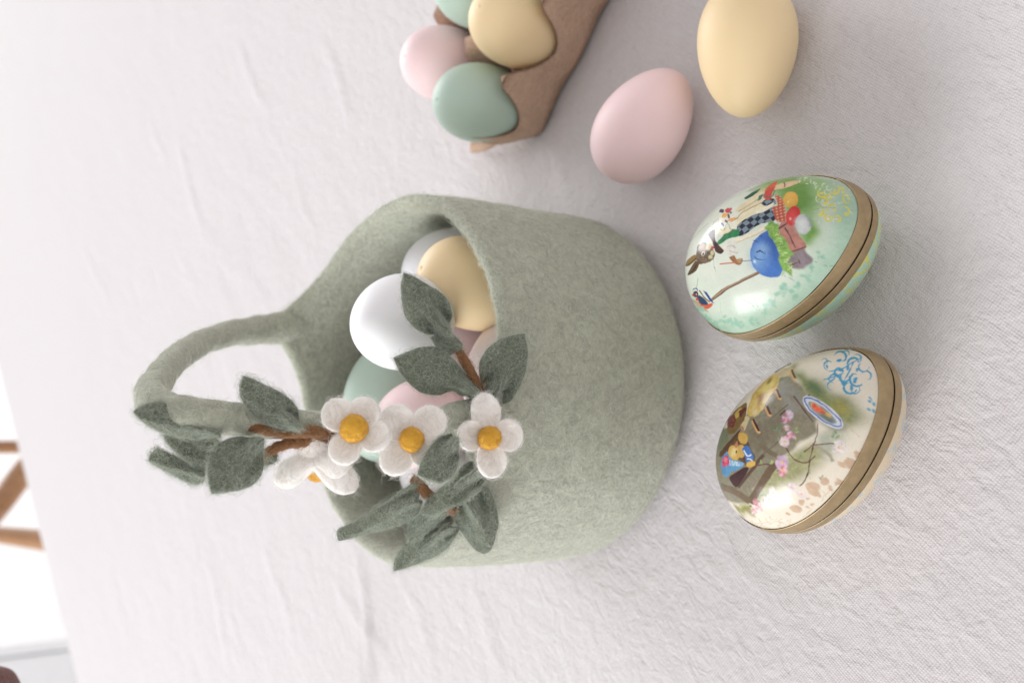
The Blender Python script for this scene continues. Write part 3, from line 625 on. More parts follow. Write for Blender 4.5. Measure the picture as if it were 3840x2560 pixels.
class Print:
    """a printed picture laid out on the lid's own plan (lengthwise, crosswise), one colour per vertex"""
    def __init__(s, egg, crop): s.egg = egg; s.crop = crop; s.ops = []
    def chart(s, pts):
        e, m, n, c, a, w, k = s.egg; ox, oy, sc_ = s.crop; out = []
        for x, y in pts:
            v = ray(ox + x * sc_, oy + y * sc_); o = CAM - c; O = np.array([o @ e, o @ m, o @ n]); D = np.array([v @ e, v @ m, v @ n])
            ss = np.linspace(30, 50, 500); P = O + ss[:, None] * D
            Fv = np.hypot(P[:, 1], P[:, 2]) - w * np.sqrt(np.clip(1 - (P[:, 0] / a) ** 2, 0, 1)) * (1 - k * P[:, 0] / a) + np.maximum(0, np.abs(P[:, 0]) - a) * 2
            i = np.argmax(Fv < 0) if (Fv < 0).any() else np.argmin(Fv); p = P[i]
            X = np.clip(p[0] / a, -1, 1); q = (w * (1 - k * X)); out.append((p[0], p[1] if p[2] > 0 else math.copysign(q * math.sqrt(max(0, 1 - X * X)), p[1])))
        return np.array(out)
    @staticmethod
    def dense(pts, closed=True, step=28):
        pts = [tuple(map(float, p)) for p in pts]; out = []; m = len(pts)
        if closed and m > 4:
            Q = np.array([pts[-1]] + pts + pts[:2]); o2 = []
            for i in range(m):
                a, b, c, d = Q[i:i + 4]; L = np.linalg.norm(c - b)
                for t in np.linspace(0, 1, max(2, int(L / 22)) + 1)[:-1]: o2.append(b + (c - b) * t + 0.75 * (0.5 * ((c - a) * (t - 2 * t * t + t ** 3) + (d - b) * (t ** 3 - t * t)) - (c - b) * (t - 3 * t * t + 2 * t ** 3)))
            return np.array(o2)
        for i in range(m if closed else m - 1):
            a = np.array(pts[i]); b = np.array(pts[(i + 1) % m]); k = max(1, int(np.linalg.norm(b - a) / step))
            for j in range(k): out.append(a + (b - a) * j / k)
        if not closed: out.append(np.array(pts[-1]))
        return np.array(out)
    def poly(s, c, pts, soft=0.02, wob=0.0, wf=6.0, var=0.06, alpha=1.0, fx=None): s.ops.append((lin(c), s.chart(s.dense(pts)), soft, wob, wf, var, alpha, fx)); return s
    def ell(s, c, x, y, rx, ry, rot=0, soft=0.02, wob=0.0, wf=6.0, var=0.06, alpha=1.0, fx=None):
        r = math.radians(rot); P = [(x + rx * math.cos(t) * math.cos(r) - ry * math.sin(t) * math.sin(r), y + rx * math.cos(t) * math.sin(r) + ry * math.sin(t) * math.cos(r)) for t in np.linspace(0, 2 * np.pi, 18 if rx + ry > 40 else 10, endpoint=False)]
        s.ops.append((lin(c), s.chart(P), soft, wob, wf, var, alpha, fx)); return s
    def line(s, c, pts, wd, soft=0.012, alpha=1.0, taper=False):
        P = smooth_path(pts, max(6, 3 * len(pts))) if len(pts) > 2 else s.dense(pts, False, 40)
        P = np.asarray(P)[:, :2]; T = np.gradient(P, axis=0); N = np.stack([-T[:, 1], T[:, 0]], 1); N /= np.linalg.norm(N, axis=1)[:, None] + 1e-9
        wv_ = wd / 2 * (np.sin(np.linspace(0.15, math.pi - .15, len(P))) if taper else np.ones(len(P)))
        Q = np.vstack([P + N * wv_[:, None], (P - N * wv_[:, None])[::-1]]); s.ops.append((lin(c), s.chart(Q), soft, 0, 6, 0.05, alpha, None)); return s
    def curl(s, c, x, y, r, a0, a1, wd):
        t = np.linspace(math.radians(a0), math.radians(a1), 9); rr = np.linspace(r, r * 0.45, 9); return s.line(c, [(x + q * math.cos(a), y + q * math.sin(a)) for q, a in zip(rr, t)], wd, taper=True)
    def paint(s, X, Y, base):
        col = base.copy(); P3_ = np.stack([X, Y, 0 * X], 1)
        nz = {f: (vnoise(P3_ + 3, f), vnoise(P3_ + 17, f)) for f in {op[4] for op in s.ops if op[3] > 0}}
        fine = vnoise(P3_, 9.0) * 0.6 + vnoise(P3_ + 31, 22.0) * 0.4
        for c, poly, soft, wob, wf, var, alpha, fx in s.ops:
            x, y = X, Y
            if wob > 0: x = X + wob * nz[wf][0]; y = Y + wob * nz[wf][1]
            mg = soft * 1.2 + 0.02; sel = np.where((x > poly[:, 0].min() - mg) & (x < poly[:, 0].max() + mg) & (y > poly[:, 1].min() - mg) & (y < poly[:, 1].max() + mg))[0]
            if not len(sel): continue
            px, py = x[sel], y[sel]; d2 = np.full(len(sel), 1e9); ins = np.zeros(len(sel), bool)
            A = poly; B = np.roll(poly, -1, 0)
            for (x0, y0), (x1, y1) in zip(A, B):
                dx, dy = x1 - x0, y1 - y0; t = np.clip(((px - x0) * dx + (py - y0) * dy) / (dx * dx + dy * dy + 1e-12), 0, 1)
                d2 = np.minimum(d2, (px - x0 - t * dx) ** 2 + (py - y0 - t * dy) ** 2)
                cr = (y0 > py) != (y1 > py); ins ^= cr & (px < dx * (py - y0) / (dy + 1e-12) + x0)
            sd_ = np.sqrt(d2) * np.where(ins, -1, 1); al = np.clip(0.5 - sd_ / (2 * soft), 0, 1); al = al * al * (3 - 2 * al) * alpha
            cc = np.tile(c, (len(sel), 1)) * (1 + var * fine[sel] * 2)[:, None]
            if fx is not None: cc = fx(cc, X[sel], Y[sel])
            col[sel] = col[sel] * (1 - al[:, None]) + cc * al[:, None]
        lum = col @ np.array([0.3, 0.55, 0.15]); return np.clip((col * 0.9 + lum[:, None] * 0.1) * 0.82, 0, 1)

gold = NT('gold_paper'); go = gold.co.outputs['Object']; g1 = gold.noise(go, 260, 4, 0.6); g2 = gold.noise(go, 1800, 3, 0.6)
gc = np.array([0.36, 0.265, 0.145])
gold.set(Base_Color=gold.ramp(g1, [(0.3, gc * 0.85), (0.7, gc * 1.1)]), Metallic=0.55, Roughness=0.42, Normal=gold.bump(g2, 0.12, 0.0004))
edge = plain('raw_edge', (0.06, 0.035, 0.02), 0.9, 0.1).m
def lacquer(name):
    s = NT(name); va = s.n('VertexColor'); va.layer_name = 'print'; n = s.noise(s.co.outputs['Object'], 220, 3, 0.6); n2 = s.noise(s.co.outputs['Object'], 28, 2, 0.5)
    g = s.noise(s.co.outputs['Object'], 1400, 3, 0.7)
    s.set(Base_Color=s.mix(va.outputs['Color'], s.ramp(g, [(0.3, (0.86, 0.86, 0.85)), (0.7, (1.0, 1.0, 1.0))]), 0.6, 'MULTIPLY'), Roughness=0.21, Specular_IOR_Level=0.28, Normal=s.bump(s.math('ADD', n, s.math('MULTIPLY', n2, 3)), 0.09, 0.001), Coat_Weight=0.08, Coat_Roughness=0.12)
    return s.m

def paper_egg(x, label, crop, lay, base_fn, hb, hb2):
    px_, py_, yw, pitch, rl, a, w, k = x
    e, m, n = frame(yw, pitch, rl)
    Tq = np.cos(np.linspace(0, np.pi, 33)); rr = w * np.sqrt(np.clip(1 - Tq * Tq, 0, 1)) * (1 - k * Tq)
    cz = (rr * math.hypot(m[2], n[2]) - a * Tq * e[2]).max() - 0.08; c = np.array([px_, py_, cz])
    root = empty('painted_egg', (px_, py_, 0)); tag(root, label, 'painted egg', 'papier-mache eggs with pictures')
    def surf(A, E, grow=0.0):
        X = np.cos(E) * np.cos(A); q = (w + grow) * (1 - k * X); return (a + grow) * X, q * np.cos(E) * np.sin(A), q * np.sin(E)
    def world(p): return c + p[0].ravel()[:, None] * e + p[1].ravel()[:, None] * m + p[2].ravel()[:, None] * n
    def Eat(A, h): return np.arcsin(np.clip(h / (w * (1 - k * np.cos(A))), -1, 1))
    wob = lambda A: 0.02 * np.sin(A * 3 + 1) + 0.012 * np.sin(A * 7)
    def shell(name, e0, NA, NE, sign, mat, grow=0.0, e1=None):
        A = np.linspace(0, 2 * np.pi, NA, endpoint=False); u = np.linspace(0, 1, NE)
        E0 = e0(A)[:, None]; E1_ = (math.pi / 2 * sign if e1 is None else e1(A)[:, None]); E = E0 + (E1_ - E0) * u[None, :]
        p = surf(A[:, None] + 0 * E, E, grow); V = world(p); F = grid_faces(NA, NE, True, False)
        if sign > 0: pass
        else: F = [f[::-1] for f in F]
        return mk(name, V, F, mat, root), p
    pr = Print((e, m, n, c, a, w, k), crop); lay(pr)
    M_ = lacquer('printed_lacquer')
    for name, sign, NA, NE, h in (('lid', 1, 640, 210, hb), ('lower_shell', -1, 300, 60, hb2)):
        o, p = shell(name, lambda A: Eat(A, sign * (h - 0.01)), NA, NE, sign, M_)
        X, Y = p[0].ravel(), p[1].ravel(); base = base_fn(X, Y, p[2].ravel())
        colr = pr.paint(X, Y, base) if sign > 0 else base
        at_ = o.data.attributes.new('print', 'FLOAT_COLOR', 'POINT'); at_.data.foreach_set('color', np.c_[colr, np.ones(len(colr))].astype(np.float32).ravel())
    # gold paper bands either side of the joint, lapped a hair over the print
    b1, _ = shell('gold_band', lambda A: Eat(A, 0.075 + wob(A) * 0.6), 260, 12, 1, gold.m, 0.035, lambda A: Eat(A, hb + wob(A)))
    b2, _ = shell('gold_band', lambda A: Eat(A, -0.045 + wob(A) * 0.6), 260, 12, -1, gold.m, 0.012, lambda A: Eat(A, -hb2 * 1.0 + wob(A)))
    for b, so in ((b1, 1), (b2, 1)):
        mo = b.modifiers.new('thickness', 'SOLIDIFY'); mo.thickness = 0.03 * CM; mo.offset = 0
    # raw dark edge seen in the joint
    shell('inner_sleeve', lambda A: Eat(A, -0.5), 200, 6, 1, edge, -0.05, lambda A: Eat(A, 0.5))
    return root

XG = [6.308004838796151, -15.04230798382022, -1.1502338999266168, 0.03757661666546652, 0.22686187426892274, 4.128325110986275, 2.97860332771663, 0.16556258118942466]
XK = [-0.646449352129548, -16.86893043092934, 2.3659211699798806, -0.024216549581592226, -0.2165855769596603, 4.216819397902089, 2.852181411830501, -0.12601712211587035]

def checker(c2, ang, size):
    ca, sa = math.cos(ang), math.sin(ang)
    def fx(cc, X, Y):
        u = (X * ca + Y * sa) / size + 0.12 * np.sin(Y * 9); v = (-X * sa + Y * ca) / size + 0.12 * np.sin(X * 8)
        k = (np.floor(u) + np.floor(v)) % 2; return np.where(k[:, None] > 0, cc, lin(c2)[None])
    return fx
def dots(c2, size, r):
    def fx(cc, X, Y):
        u = (X / size) % 1 - 0.5; v = (Y / size) % 1 - 0.5; k = (u * u + v * v) < r * r; return np.where(k[:, None], lin(c2)[None], cc)
    return fx

def lay_green(P):
    P.poly((156, 198, 170), [(200, 1120), (380, 1250), (600, 1290), (900, 1130), (1150, 880), (1330, 600), (1350, 380), (1300, 160), (1500, 300), (1560, 560), (1400, 900), (1000, 1290), (600, 1420), (300, 1330)], 0.45, 0.15, 1.2)
    P.poly((150, 190, 120), [(700, 190), (860, 150), (1000, 120), (1250, 150), (1300, 260), (1240, 350), (1190, 460), (1190, 600), (1130, 700), (1040, 640), (940, 470), (880, 330)], 0.30, 0.12, 2.0)
    P.poly((104, 152, 58), [(880, 210), (1000, 170), (1130, 200), (1140, 320), (1090, 420), (1000, 400), (930, 330)], 0.22, 0.12, 2.5)
    P.poly((112, 160, 64), [(1060, 500), (1150, 470), (1190, 560), (1140, 650), (1080, 610)], 0.16, 0.1, 3)
    for i in range(26): 
        x, y = random.uniform(1180, 1480), random.uniform(200, 540); P.curl((226, 238, 220), x, y, random.uniform(14, 40), random.uniform(0, 360), random.uniform(120, 420), 7)
    for x, y, r, a in ((1230, 260, 40, 20), (1250, 340, 48, 200), (1300, 300, 40, 90), (1330, 240, 50, 300), (1330, 390, 54, 120), (1290, 450, 46, 10), (1360, 480, 44, 180), (1420, 420, 50, 240), (1440, 300, 48, 60), (1400, 250, 36, 140), (1220, 420, 40, 270)):
        P.curl((222, 212, 70), x, y, r, a, a + 230, 15); P.ell((226, 216, 80), x + 8, y + 6, 15, 10, a, 0.03)
    for i in range(16):
        x, y = random.uniform(1030, 1200), random.uniform(140, 205); P.curl((228, 238, 222), x, y, random.uniform(10, 22), random.uniform(0, 360), random.uniform(200, 420), 6)
    # wall, grass
    P.poly((190, 128, 114), [(872, 545), (960, 485), (1030, 520), (1065, 600), (1112, 672), (1108, 722), (1005, 735), (940, 650)], 0.03, 0.05, 5, 0.12)
    P.poly((142, 128, 132), [(965, 745), (1100, 712), (1165, 790), (1080, 860), (985, 850)], 0.04, 0.05, 5, 0.12)
    for q in ([(880, 560), (960, 505), (1010, 500)], [(940, 535), (985, 610), (1025, 700)], [(1000, 732), (1110, 690)], [(1050, 790), (1065, 830)], [(990, 840), (1060, 810)]): P.line((96, 56, 58), q, 9, 0.02)
    # coat and trousers
    P.poly((236, 224, 186), [(375, 575), (450, 545), (545, 500), (580, 420), (650, 360), (760, 320), (855, 300), (862, 350), (760, 410), (640, 470), (560, 520), (480, 600)], 0.02, 0.03, 4)
    P.poly((226, 212, 172), [(545, 395), (640, 320), (760, 222), (800, 232), (770, 320), (690, 370), (575, 420)], 0.03, 0.03, 4)
    P.line((190, 172, 128), [(575, 410), (680, 345), (770, 285)], 9, 0.03); P.line((170, 150, 110), [(560, 470), (600, 420), (700, 368), (760, 340)], 7, 0.03)
    P.poly((238, 230, 202), [(440, 690), (560, 622), (690, 575), (830, 500), (835, 535), (720, 600), (600, 645), (470, 700)], 0.02); P.line((176, 160, 124), [(470, 690), (600, 640), (720, 592), (825, 530)], 5)
    P.poly((124, 142, 154), [(562, 602), (566, 520), (640, 462), (740, 418), (800, 392), (862, 372), (878, 440), (850, 492), (760, 505), (690, 545), (610, 600)], 0.015, fx=checker((36, 43, 62), 0.45, 0.20))
    P.poly((124, 142, 154), [(752, 345), (800, 308), (855, 308), (875, 350), (800, 372)], 0.015, fx=checker((36, 43, 62), 0.45, 0.20))
    P.poly((240, 232, 206), [(700, 408), (780, 375), (848, 340), (852, 360), (800, 400), (720, 430)], 0.02)
    P.poly((38, 128, 78), [(400, 668), (450, 600), (520, 560), (585, 545), (574, 612), (500, 622), (430, 662)], 0.02, 0.04, 6, 0.2)
    P.poly((216, 216, 206), [(395, 590), (455, 600), (410, 640)], 0.02)
    P.poly((226, 220, 204), [(280, 612), (350, 598), (385, 650), (340, 690), (300, 660)], 0.02, 0.02); P.line((150, 140, 120), [(300, 620), (330, 655), (350, 690)], 5)
    # head, ears, bow
    P.poly((150, 118, 66), [(150, 842), (162, 800), (222, 752), (250, 765), (236, 795), (182, 842)], 0.02); P.line((60, 48, 32), [(152, 842), (190, 818), (236, 780)], 7)
    P.poly((104, 80, 58), [(164, 912), (196, 852), (232, 800), (262, 822), (236, 882), (190, 912)], 0.02); P.line((70, 52, 36), [(170, 910), (210, 880), (240, 830)], 8)
    P.poly((116, 94, 74), [(235, 742), (248, 682), (300, 650), (350, 690), (385, 735), (372, 785), (315, 822), (270, 826), (240, 802)], 0.025, 0.03, 8, 0.28)
    P.ell((150, 122, 92), 285, 700, 30, 22, 30, 0.08, var=0.2); P.ell((206, 190, 142), 335, 690, 22, 30, 20, 0.03); P.ell((196, 192, 140), 350, 772, 18, 16, 0, 0.03); P.ell((212, 196, 150), 365, 740, 14, 20, 0, 0.03)
    P.ell((225, 212, 186), 291, 745, 15, 18, 20, 0.02); P.ell((52, 40, 36), 292, 746, 9, 12, 20, 0.015); P.ell((235, 230, 220), 288, 741, 3, 4, 0, 0.01)
    P.ell((66, 48, 40), 330, 735, 16, 8, 60, 0.03); P.ell((206, 44, 52), 368, 696, 14, 11, 30, 0.015)
    P.line((120, 100, 80), [(372, 775), (376, 830), (392, 885)], 3)
    P.poly((78, 48, 44), [(328, 592), (384, 550), (388, 640), (420, 680), (457, 720), (432, 748), (390, 728), (366, 652)], 0.015, var=0.15); P.ell((46, 30, 30), 388, 668, 16, 22, -40, 0.04)
    # palette and hands
    for q in ([(360, 520), (400, 485), (420, 500)], [(352, 540), (400, 515), (425, 520)], [(370, 500), (405, 470), (418, 480)]): P.line((176, 160, 136), q, 5)
    P.poly((230, 228, 208), [(418, 480), (425, 410), (470, 385), (520, 392), (545, 432), (550, 520), (530, 552), (505, 546), (490, 505), (470, 520), (457, 560), (430, 552)], 0.015)
    P.line((150, 140, 120), [(425, 548), (455, 560), (472, 520), (492, 506), (508, 548), (534, 552)], 4)
    for c, x, y, rx, ry in (((40, 56, 86), 442, 405, 20, 18), ((206, 56, 66), 490, 402, 26, 20), ((206, 70, 90), 512, 388, 14, 12), ((234, 168, 66), 462, 440, 24, 16), ((232, 160, 60), 520, 470, 34, 11), ((92, 142, 118), 512, 418, 12, 12), ((112, 76, 92), 496, 446, 11, 20), ((50, 92, 162), 445, 512, 9, 18), ((102, 62, 80), 478, 488, 9, 13)): P.ell(c, x, y, rx, ry, -25, 0.02, 0.03, 7)
    P.line((206, 150, 70), [(500, 500), (540, 475), (575, 450)], 12, taper=True)
    P.poly((224, 221, 210), [(464, 684), (490, 646), (545, 644), (556, 690), (572, 742), (520, 762), (482, 742)], 0.02, 0.02); P.line((160, 152, 140), [(480, 690), (520, 680), (550, 700)], 5); P.line((170, 160, 146), [(500, 720), (540, 735), (566, 738)], 5)
    P.poly((152, 106, 66), [(498, 772), (535, 760), (562, 790), (606, 785), (606, 822), (570, 836), (530, 812)], 0.02, 0.02, 6, 0.25); P.ell((186, 150, 110), 585, 802, 18, 20, 0, 0.04)
    P.line((206, 88, 52), [(422, 827), (565, 814)], 9); P.line((122, 112, 102), [(590, 806), (672, 798)], 6); P.ell((40, 38, 52), 690, 798, 24, 8, 0, 0.015)
    # scarf, feather, handle
    P.poly((106, 146, 60), [(640, 250), (760, 190), (900, 150), (1040, 128), (1060, 160), (900, 190), (860, 240)], 0.10, 0.05, 3, alpha=0.5)
    P.poly((34, 98, 78), [(618, 302), (680, 258), (752, 224), (722, 262), (642, 312)], 0.02, 0.03, 6); P.poly((58, 116, 104), [(724, 328), (735, 285), (772, 268), (752, 312)], 0.02)
    P.poly((224, 194, 154), [(850, 212), (940, 180), (1030, 165), (1052, 180), (990, 212), (862, 240)], 0.025, 0.02); P.line((70, 58, 50), [(934, 180), (942, 200), (936, 216)], 10)
    P.poly((206, 62, 48), [(768, 292), (800, 222), (850, 180), (886, 168), (862, 222), (842, 262), (836, 312), (790, 316)], 0.02, 0.02, 5, 0.15); P.line((84, 114, 84), [(768, 284), (812, 294), (846, 284), (862, 240)], 8)
    P.poly((192, 88, 62), [(866, 276), (920, 310), (946, 380), (944, 490), (884, 492), (852, 424), (842, 372), (884, 360)], 0.02, 0.02, 5, fx=dots((232, 156, 126), 0.13, 0.3))
    # the three small eggs and the large blue one
    P.ell((228, 166, 46), 990, 316, 58, 64, 15, 0.02); P.ell((238, 188, 70), 976, 312, 38, 48, 15, 0.16); P.ell((250, 226, 150), 968, 336, 8, 9, 0, 0.03)
    P.ell((214, 44, 46), 1010, 445, 58, 80, 15, 0.02); P.ell((232, 76, 72), 994, 455, 30, 46, 15, 0.16); P.ell((250, 190, 180), 985, 468, 8, 10, 0, 0.03)
    P.ell((190, 198, 194), 1088, 512, 62, 82, -10, 0.02); P.ell((222, 226, 222), 1074, 518, 42, 58, -10, 0.16); P.line((150, 160, 158), [(1110, 440), (1140, 480), (1148, 530)], 14, 0.06)
    P.poly((66, 118, 196), [(664, 762), (676, 690), (705, 635), (750, 588), (808, 560), (850, 570), (875, 620), (892, 700), (922, 790), (936, 860), (902, 922), (832, 936), (752, 912), (692, 852)], 0.02)
    P.ell((44, 88, 168), 846, 680, 40, 110, -12, 0.3); P.ell((126, 172, 222), 738, 775, 54, 84, 15, 0.35); P.ell((150, 190, 232), 760, 700, 40, 30, 0, 0.25, alpha=0.6); P.ell((222, 236, 246), 704, 808, 9, 11, 0, 0.05)
    P.line((34, 56, 110), [(714, 736), (748, 724), (786, 752)], 8, taper=True)
    for t in range(7): P.line((34, 56, 110), [(718 + t * 11, 733 + abs(t - 2) * 3), (722 + t * 12, 716 + abs(t - 2) * 4)], 4)
    P.line((38, 62, 118), [(698, 760), (722, 788), (786, 795)], 7, taper=True); P.line((40, 66, 124), [(740, 605), (768, 612)], 5); P.line((40, 66, 124), [(690, 640), (728, 652)], 5); P.line((40, 66, 124), [(800, 640), (790, 668)], 4)
    P.poly((132, 178, 78), [(795, 515), (850, 488), (895, 500), (900, 575), (955, 645), (1015, 738), (975, 795), (1030, 880), (985, 925), (925, 890), (905, 790), (880, 700), (845, 610), (800, 560)], 0.035, 0.11, 5, 0.2)
    for i in range(46):
        t = i / 45; x = 830 + 150 * t + random.uniform(-25, 25); y = 520 + 370 * t + random.uniform(-14, 14); dx, dy = random.uniform(10, 60), random.uniform(-30, 14)
        P.line(random.choice([(200, 225, 130), (110, 165, 62), (165, 205, 96), (215, 235, 170)]), [(x, y), (x + dx * .6, y + dy * .4), (x + dx, y + dy)], 6, taper=True)
    # post with the bird house
    P.line((148, 116, 92), [(358, 1112), (430, 1050), (520, 998), (620, 950), (738, 893)], 22); P.line((104, 76, 62), [(360, 1122), (520, 1010), (738, 904)], 6); P.line((190, 158, 126), [(380, 1090), (520, 992), (700, 905)], 5)
    P.poly((186, 168, 132), [(188, 1098), (262, 1130), (342, 1212), (268, 1186)], 0.02); P.poly((214, 92, 58), [(248, 1122), (302, 1150), (368, 1135), (360, 1168), (302, 1188)], 0.02); P.poly((48, 74, 142), [(290, 1036), (322, 1052), (382, 1142), (346, 1122)], 0.02); P.line((130, 70, 44), [(262, 1036), (300, 1090), (345, 1130)], 9)
    P.poly((46, 72, 104), [(240, 1098), (262, 1074), (310, 1110), (336, 1150), (282, 1150)], 0.02); P.ell((70, 62, 74), 232, 1066, 22, 26, 0, 0.02); P.ell((196, 44, 54), 212, 1072, 10, 9, 0, 0.015); P.ell((206, 52, 60), 243, 1106, 12, 12, 0, 0.02); P.curl((52, 74, 144), 234, 1040, 26, 170, 380, 9); P.ell((220, 170, 120), 238, 1068, 5, 8, 0, 0.01)
    # leaf prints and craquelure
    for x, y in ((920, 1000), (980, 1030), (1040, 1000), (900, 1060), (560, 1280), (600, 1300), (330, 1270), (400, 1300), (480, 1260), (790, 1180), (850, 1140), (1100, 940), (1180, 860), (700, 1290), (1000, 1100), (1240, 760), (270, 1190)):
        for t in range(5): P.ell((146, 192, 168), x + random.uniform(-34, 34), y + random.uniform(-26, 26), random.uniform(12, 30), random.uniform(8, 18), random.uniform(0, 180), 0.025, 0.03, 6, alpha=0.75)
    for q in ([(690, 1080), (725, 1160), (790, 1262)], [(425, 1110), (440, 1230), (470, 1325)], [(1150, 790), (1250, 838), (1360, 850)], [(600, 1100), (680, 1150), (730, 1200)], [(1160, 400), (1260, 380), (1350, 385)], [(880, 905), (960, 930), (1020, 960)], [(250, 940), (240, 1020)], [(160, 690), (230, 600), (330, 500)]): P.line((104, 130, 112), q, 3, 0.008, 0.7)

def flower_print(P, x, y, r, c1, c2, cc):
    for t in range(7):
        a = t * 2 * math.pi / 7 + x; P.ell(c1 if t % 2 else c2, x + r * .52 * math.cos(a), y + r * .62 * math.sin(a), r * .5, r * .4, math.degrees(a), 0.045, 0.05, 6, 0.12, 0.85)
    P.ell(cc, x, y, r * .24, r * .24, 0, 0.02)

def lay_hen(P):
    P.poly((142, 134, 110), [(150, 960), (165, 800), (220, 690), (330, 640), (430, 540), (560, 430), (650, 290), (730, 300), (840, 420), (890, 600), (905, 700), (770, 800), (650, 910), (560, 1000), (450, 1140), (420, 1230), (260, 1215), (190, 1110)], 0.08, 0.06, 3, 0.1)
    P.poly((128, 118, 96), [(420, 700), (600, 600), (700, 560), (640, 720), (520, 860), (450, 850)], 0.2, 0.08, 3, 0.1); P.poly((150, 148, 136), [(640, 330), (720, 350), (820, 470), (760, 560), (660, 500)], 0.14, 0.05, 3)
    P.poly((150, 156, 108), [(700, 240), (860, 260), (1000, 360), (1190, 500), (1230, 640), (1120, 700), (1000, 640), (860, 480)], 0.35, 0.15, 2, 0.12, 0.7); P.poly((128, 138, 78), [(740, 230), (800, 260), (900, 330), (1050, 430), (1150, 520), (1150, 620), (1060, 570), (950, 470), (840, 400), (770, 330)], 0.24, 0.15, 2, 0.15); P.ell((96, 122, 78), 900, 380, 70, 40, 40, 0.2); P.ell((170, 160, 76), 1090, 530, 60, 40, 40, 0.2)
    P.poly((166, 164, 116), [(560, 1010), (700, 880), (900, 760), (1050, 690), (1070, 820), (920, 950), (800, 1060), (640, 1130), (480, 1210), (430, 1170)], 0.22, 0.15, 2.5, 0.12); P.poly((186, 192, 180), [(900, 720), (1080, 680), (1120, 800), (980, 900)], 0.2, 0.1, 3, alpha=.7)
    P.poly((150, 146, 70), [(300, 1240), (420, 1240), (440, 1310), (360, 1330)], 0.14, 0.1, 4)
    for q, wd, c in (([(420, 1225), (520, 1060), (610, 930)], 60, (112, 90, 66)), ([(200, 1100), (320, 1150), (420, 1215)], 44, (120, 100, 74)), ([(330, 1110), (450, 960), (520, 870)], 26, (96, 74, 56)), ([(510, 800), (560, 850), (620, 880)], 34, (120, 106, 82)), ([(700, 420), (800, 540), (880, 625)], 26, (150, 140, 122)), ([(740, 440), (830, 560), (885, 630)], 9, (90, 60, 50)), ([(640, 580), (680, 545)], 12, (84, 54, 50)), ([(820, 470), (860, 430)], 14, (92, 70, 60)), ([(900, 800), (1000, 870), (1030, 920)], 22, (170, 160, 136))): P.line(c, q, wd, 0.03)
    for q in ([(470, 740), (560, 690)], [(500, 880), (600, 800), (700, 700)], [(560, 620), (700, 500)], [(190, 1080), (330, 1120)]): P.line((104, 94, 76), q, 5, 0.02)
    P.poly((216, 182, 84), [(398, 545), (440, 430), (520, 330), (605, 268), (632, 300), (616, 385), (560, 452), (522, 530), (452, 592), (402, 592)], 0.035, 0.04, 4, 0.15)
    P.ell((176, 124, 50), 500, 450, 26, 60, 35, 0.14); P.ell((236, 212, 120), 545, 370, 30, 70, 40, 0.14); P.ell((232, 200, 110), 450, 500, 22, 50, 20, 0.14); P.ell((226, 206, 150), 455, 560, 26, 22, 0, 0.1); P.ell((160, 140, 60), 560, 330, 12, 30, 40, 0.08)
    P.poly((206, 190, 150), [(600, 270), (660, 230), (725, 250), (720, 280), (640, 300)], 0.04, 0.03); P.line((120, 92, 60), [(600, 265), (670, 220), (720, 200)], 14, 0.03)
    P.poly((216, 196, 150), [(345, 628), (390, 585), (415, 602), (392, 660), (378, 695), (358, 690)], 0.02); P.ell((50, 36, 34), 372, 612, 5, 9, 0, 0.01); P.poly((196, 130, 90), [(350, 650), (372, 670), (378, 700), (360, 690)], 0.02)
    P.poly((132, 102, 52), [(244, 702), (288, 572), (340, 520), (392, 488), (396, 524), (372, 622), (302, 712), (264, 722)], 0.02, 0.02, 5, 0.15); P.ell((214, 176, 66), 330, 568, 18, 46, 32, 0.05); P.poly((110, 40, 36), [(330, 560), (380, 515), (390, 535), (350, 600)], 0.03, 0.04, 6); P.ell((122, 42, 40), 282, 622, 30, 42, 20, 0.03, 0.1, 6, 0.3)
    for t in range(7): P.ell((160, 70, 60), 270 + 26 * math.cos(t), 620 + 34 * math.sin(t), 7, 6, 0, 0.02)
    P.poly((96, 62, 40), [(195, 850), (330, 700), (350, 690), (300, 780), (240, 860), (200, 890)], 0.03); P.poly((120, 128, 96), [(175, 790), (215, 670), (260, 720), (240, 790), (195, 850)], 0.06, 0.04)
    P.poly((104, 80, 56), [(225, 880), (290, 778), (352, 705), (400, 765), (440, 850), (460, 930), (402, 962), (330, 902)], 0.05, 0.03, 5, 0.2); P.ell((222, 178, 80), 300, 858, 50, 54, 20, 0.03, 0.05, 5); P.ell((216, 172, 76), 366, 752, 34, 46, -25, 0.03, 0.04, 5); P.ell((214, 172, 84), 352, 846, 34, 50, -20, 0.03, 0.05, 5); P.ell((240, 214, 140), 300, 850, 22, 34, 30, 0.1); P.poly((200, 132, 96), [(300, 800), (325, 765), (332, 810), (316, 822)], 0.03); P.ell((120, 80, 50), 318, 850, 5, 12, 0, 0.02)
    P.poly((94, 158, 204), [(204, 932), (226, 866), (250, 846), (290, 908), (382, 932), (352, 972), (282, 1002), (240, 1042), (210, 1002)], 0.02, 0.04, 6)
    for t in range(16): x = 265 + t * 7; P.line((206, 228, 240), [(x, 908 + t * 1.6), (x - 6, 950 + t * .4)], 4)
    for t in range(10): y = 880 + t * 14; P.line((60, 120, 178), [(212, y), (240, y + 6)], 4)
    P.ell((222, 72, 112), 240, 915, 26, 42, 10, 0.03, 0.08, 7, 0.3); P.ell((240, 130, 150), 238, 905, 12, 20, 0, 0.05)
    P.poly((70, 122, 194), [(358, 832), (400, 798), (442, 870), (442, 932), (402, 942), (380, 872)], 0.02, 0.03); P.line((226, 236, 246), [(372, 838), (400, 880), (430, 870)], 10); P.line((226, 236, 246), [(395, 900), (425, 905), (440, 925)], 8); P.ell((222, 178, 60), 425, 940, 36, 22, -20, 0.03)
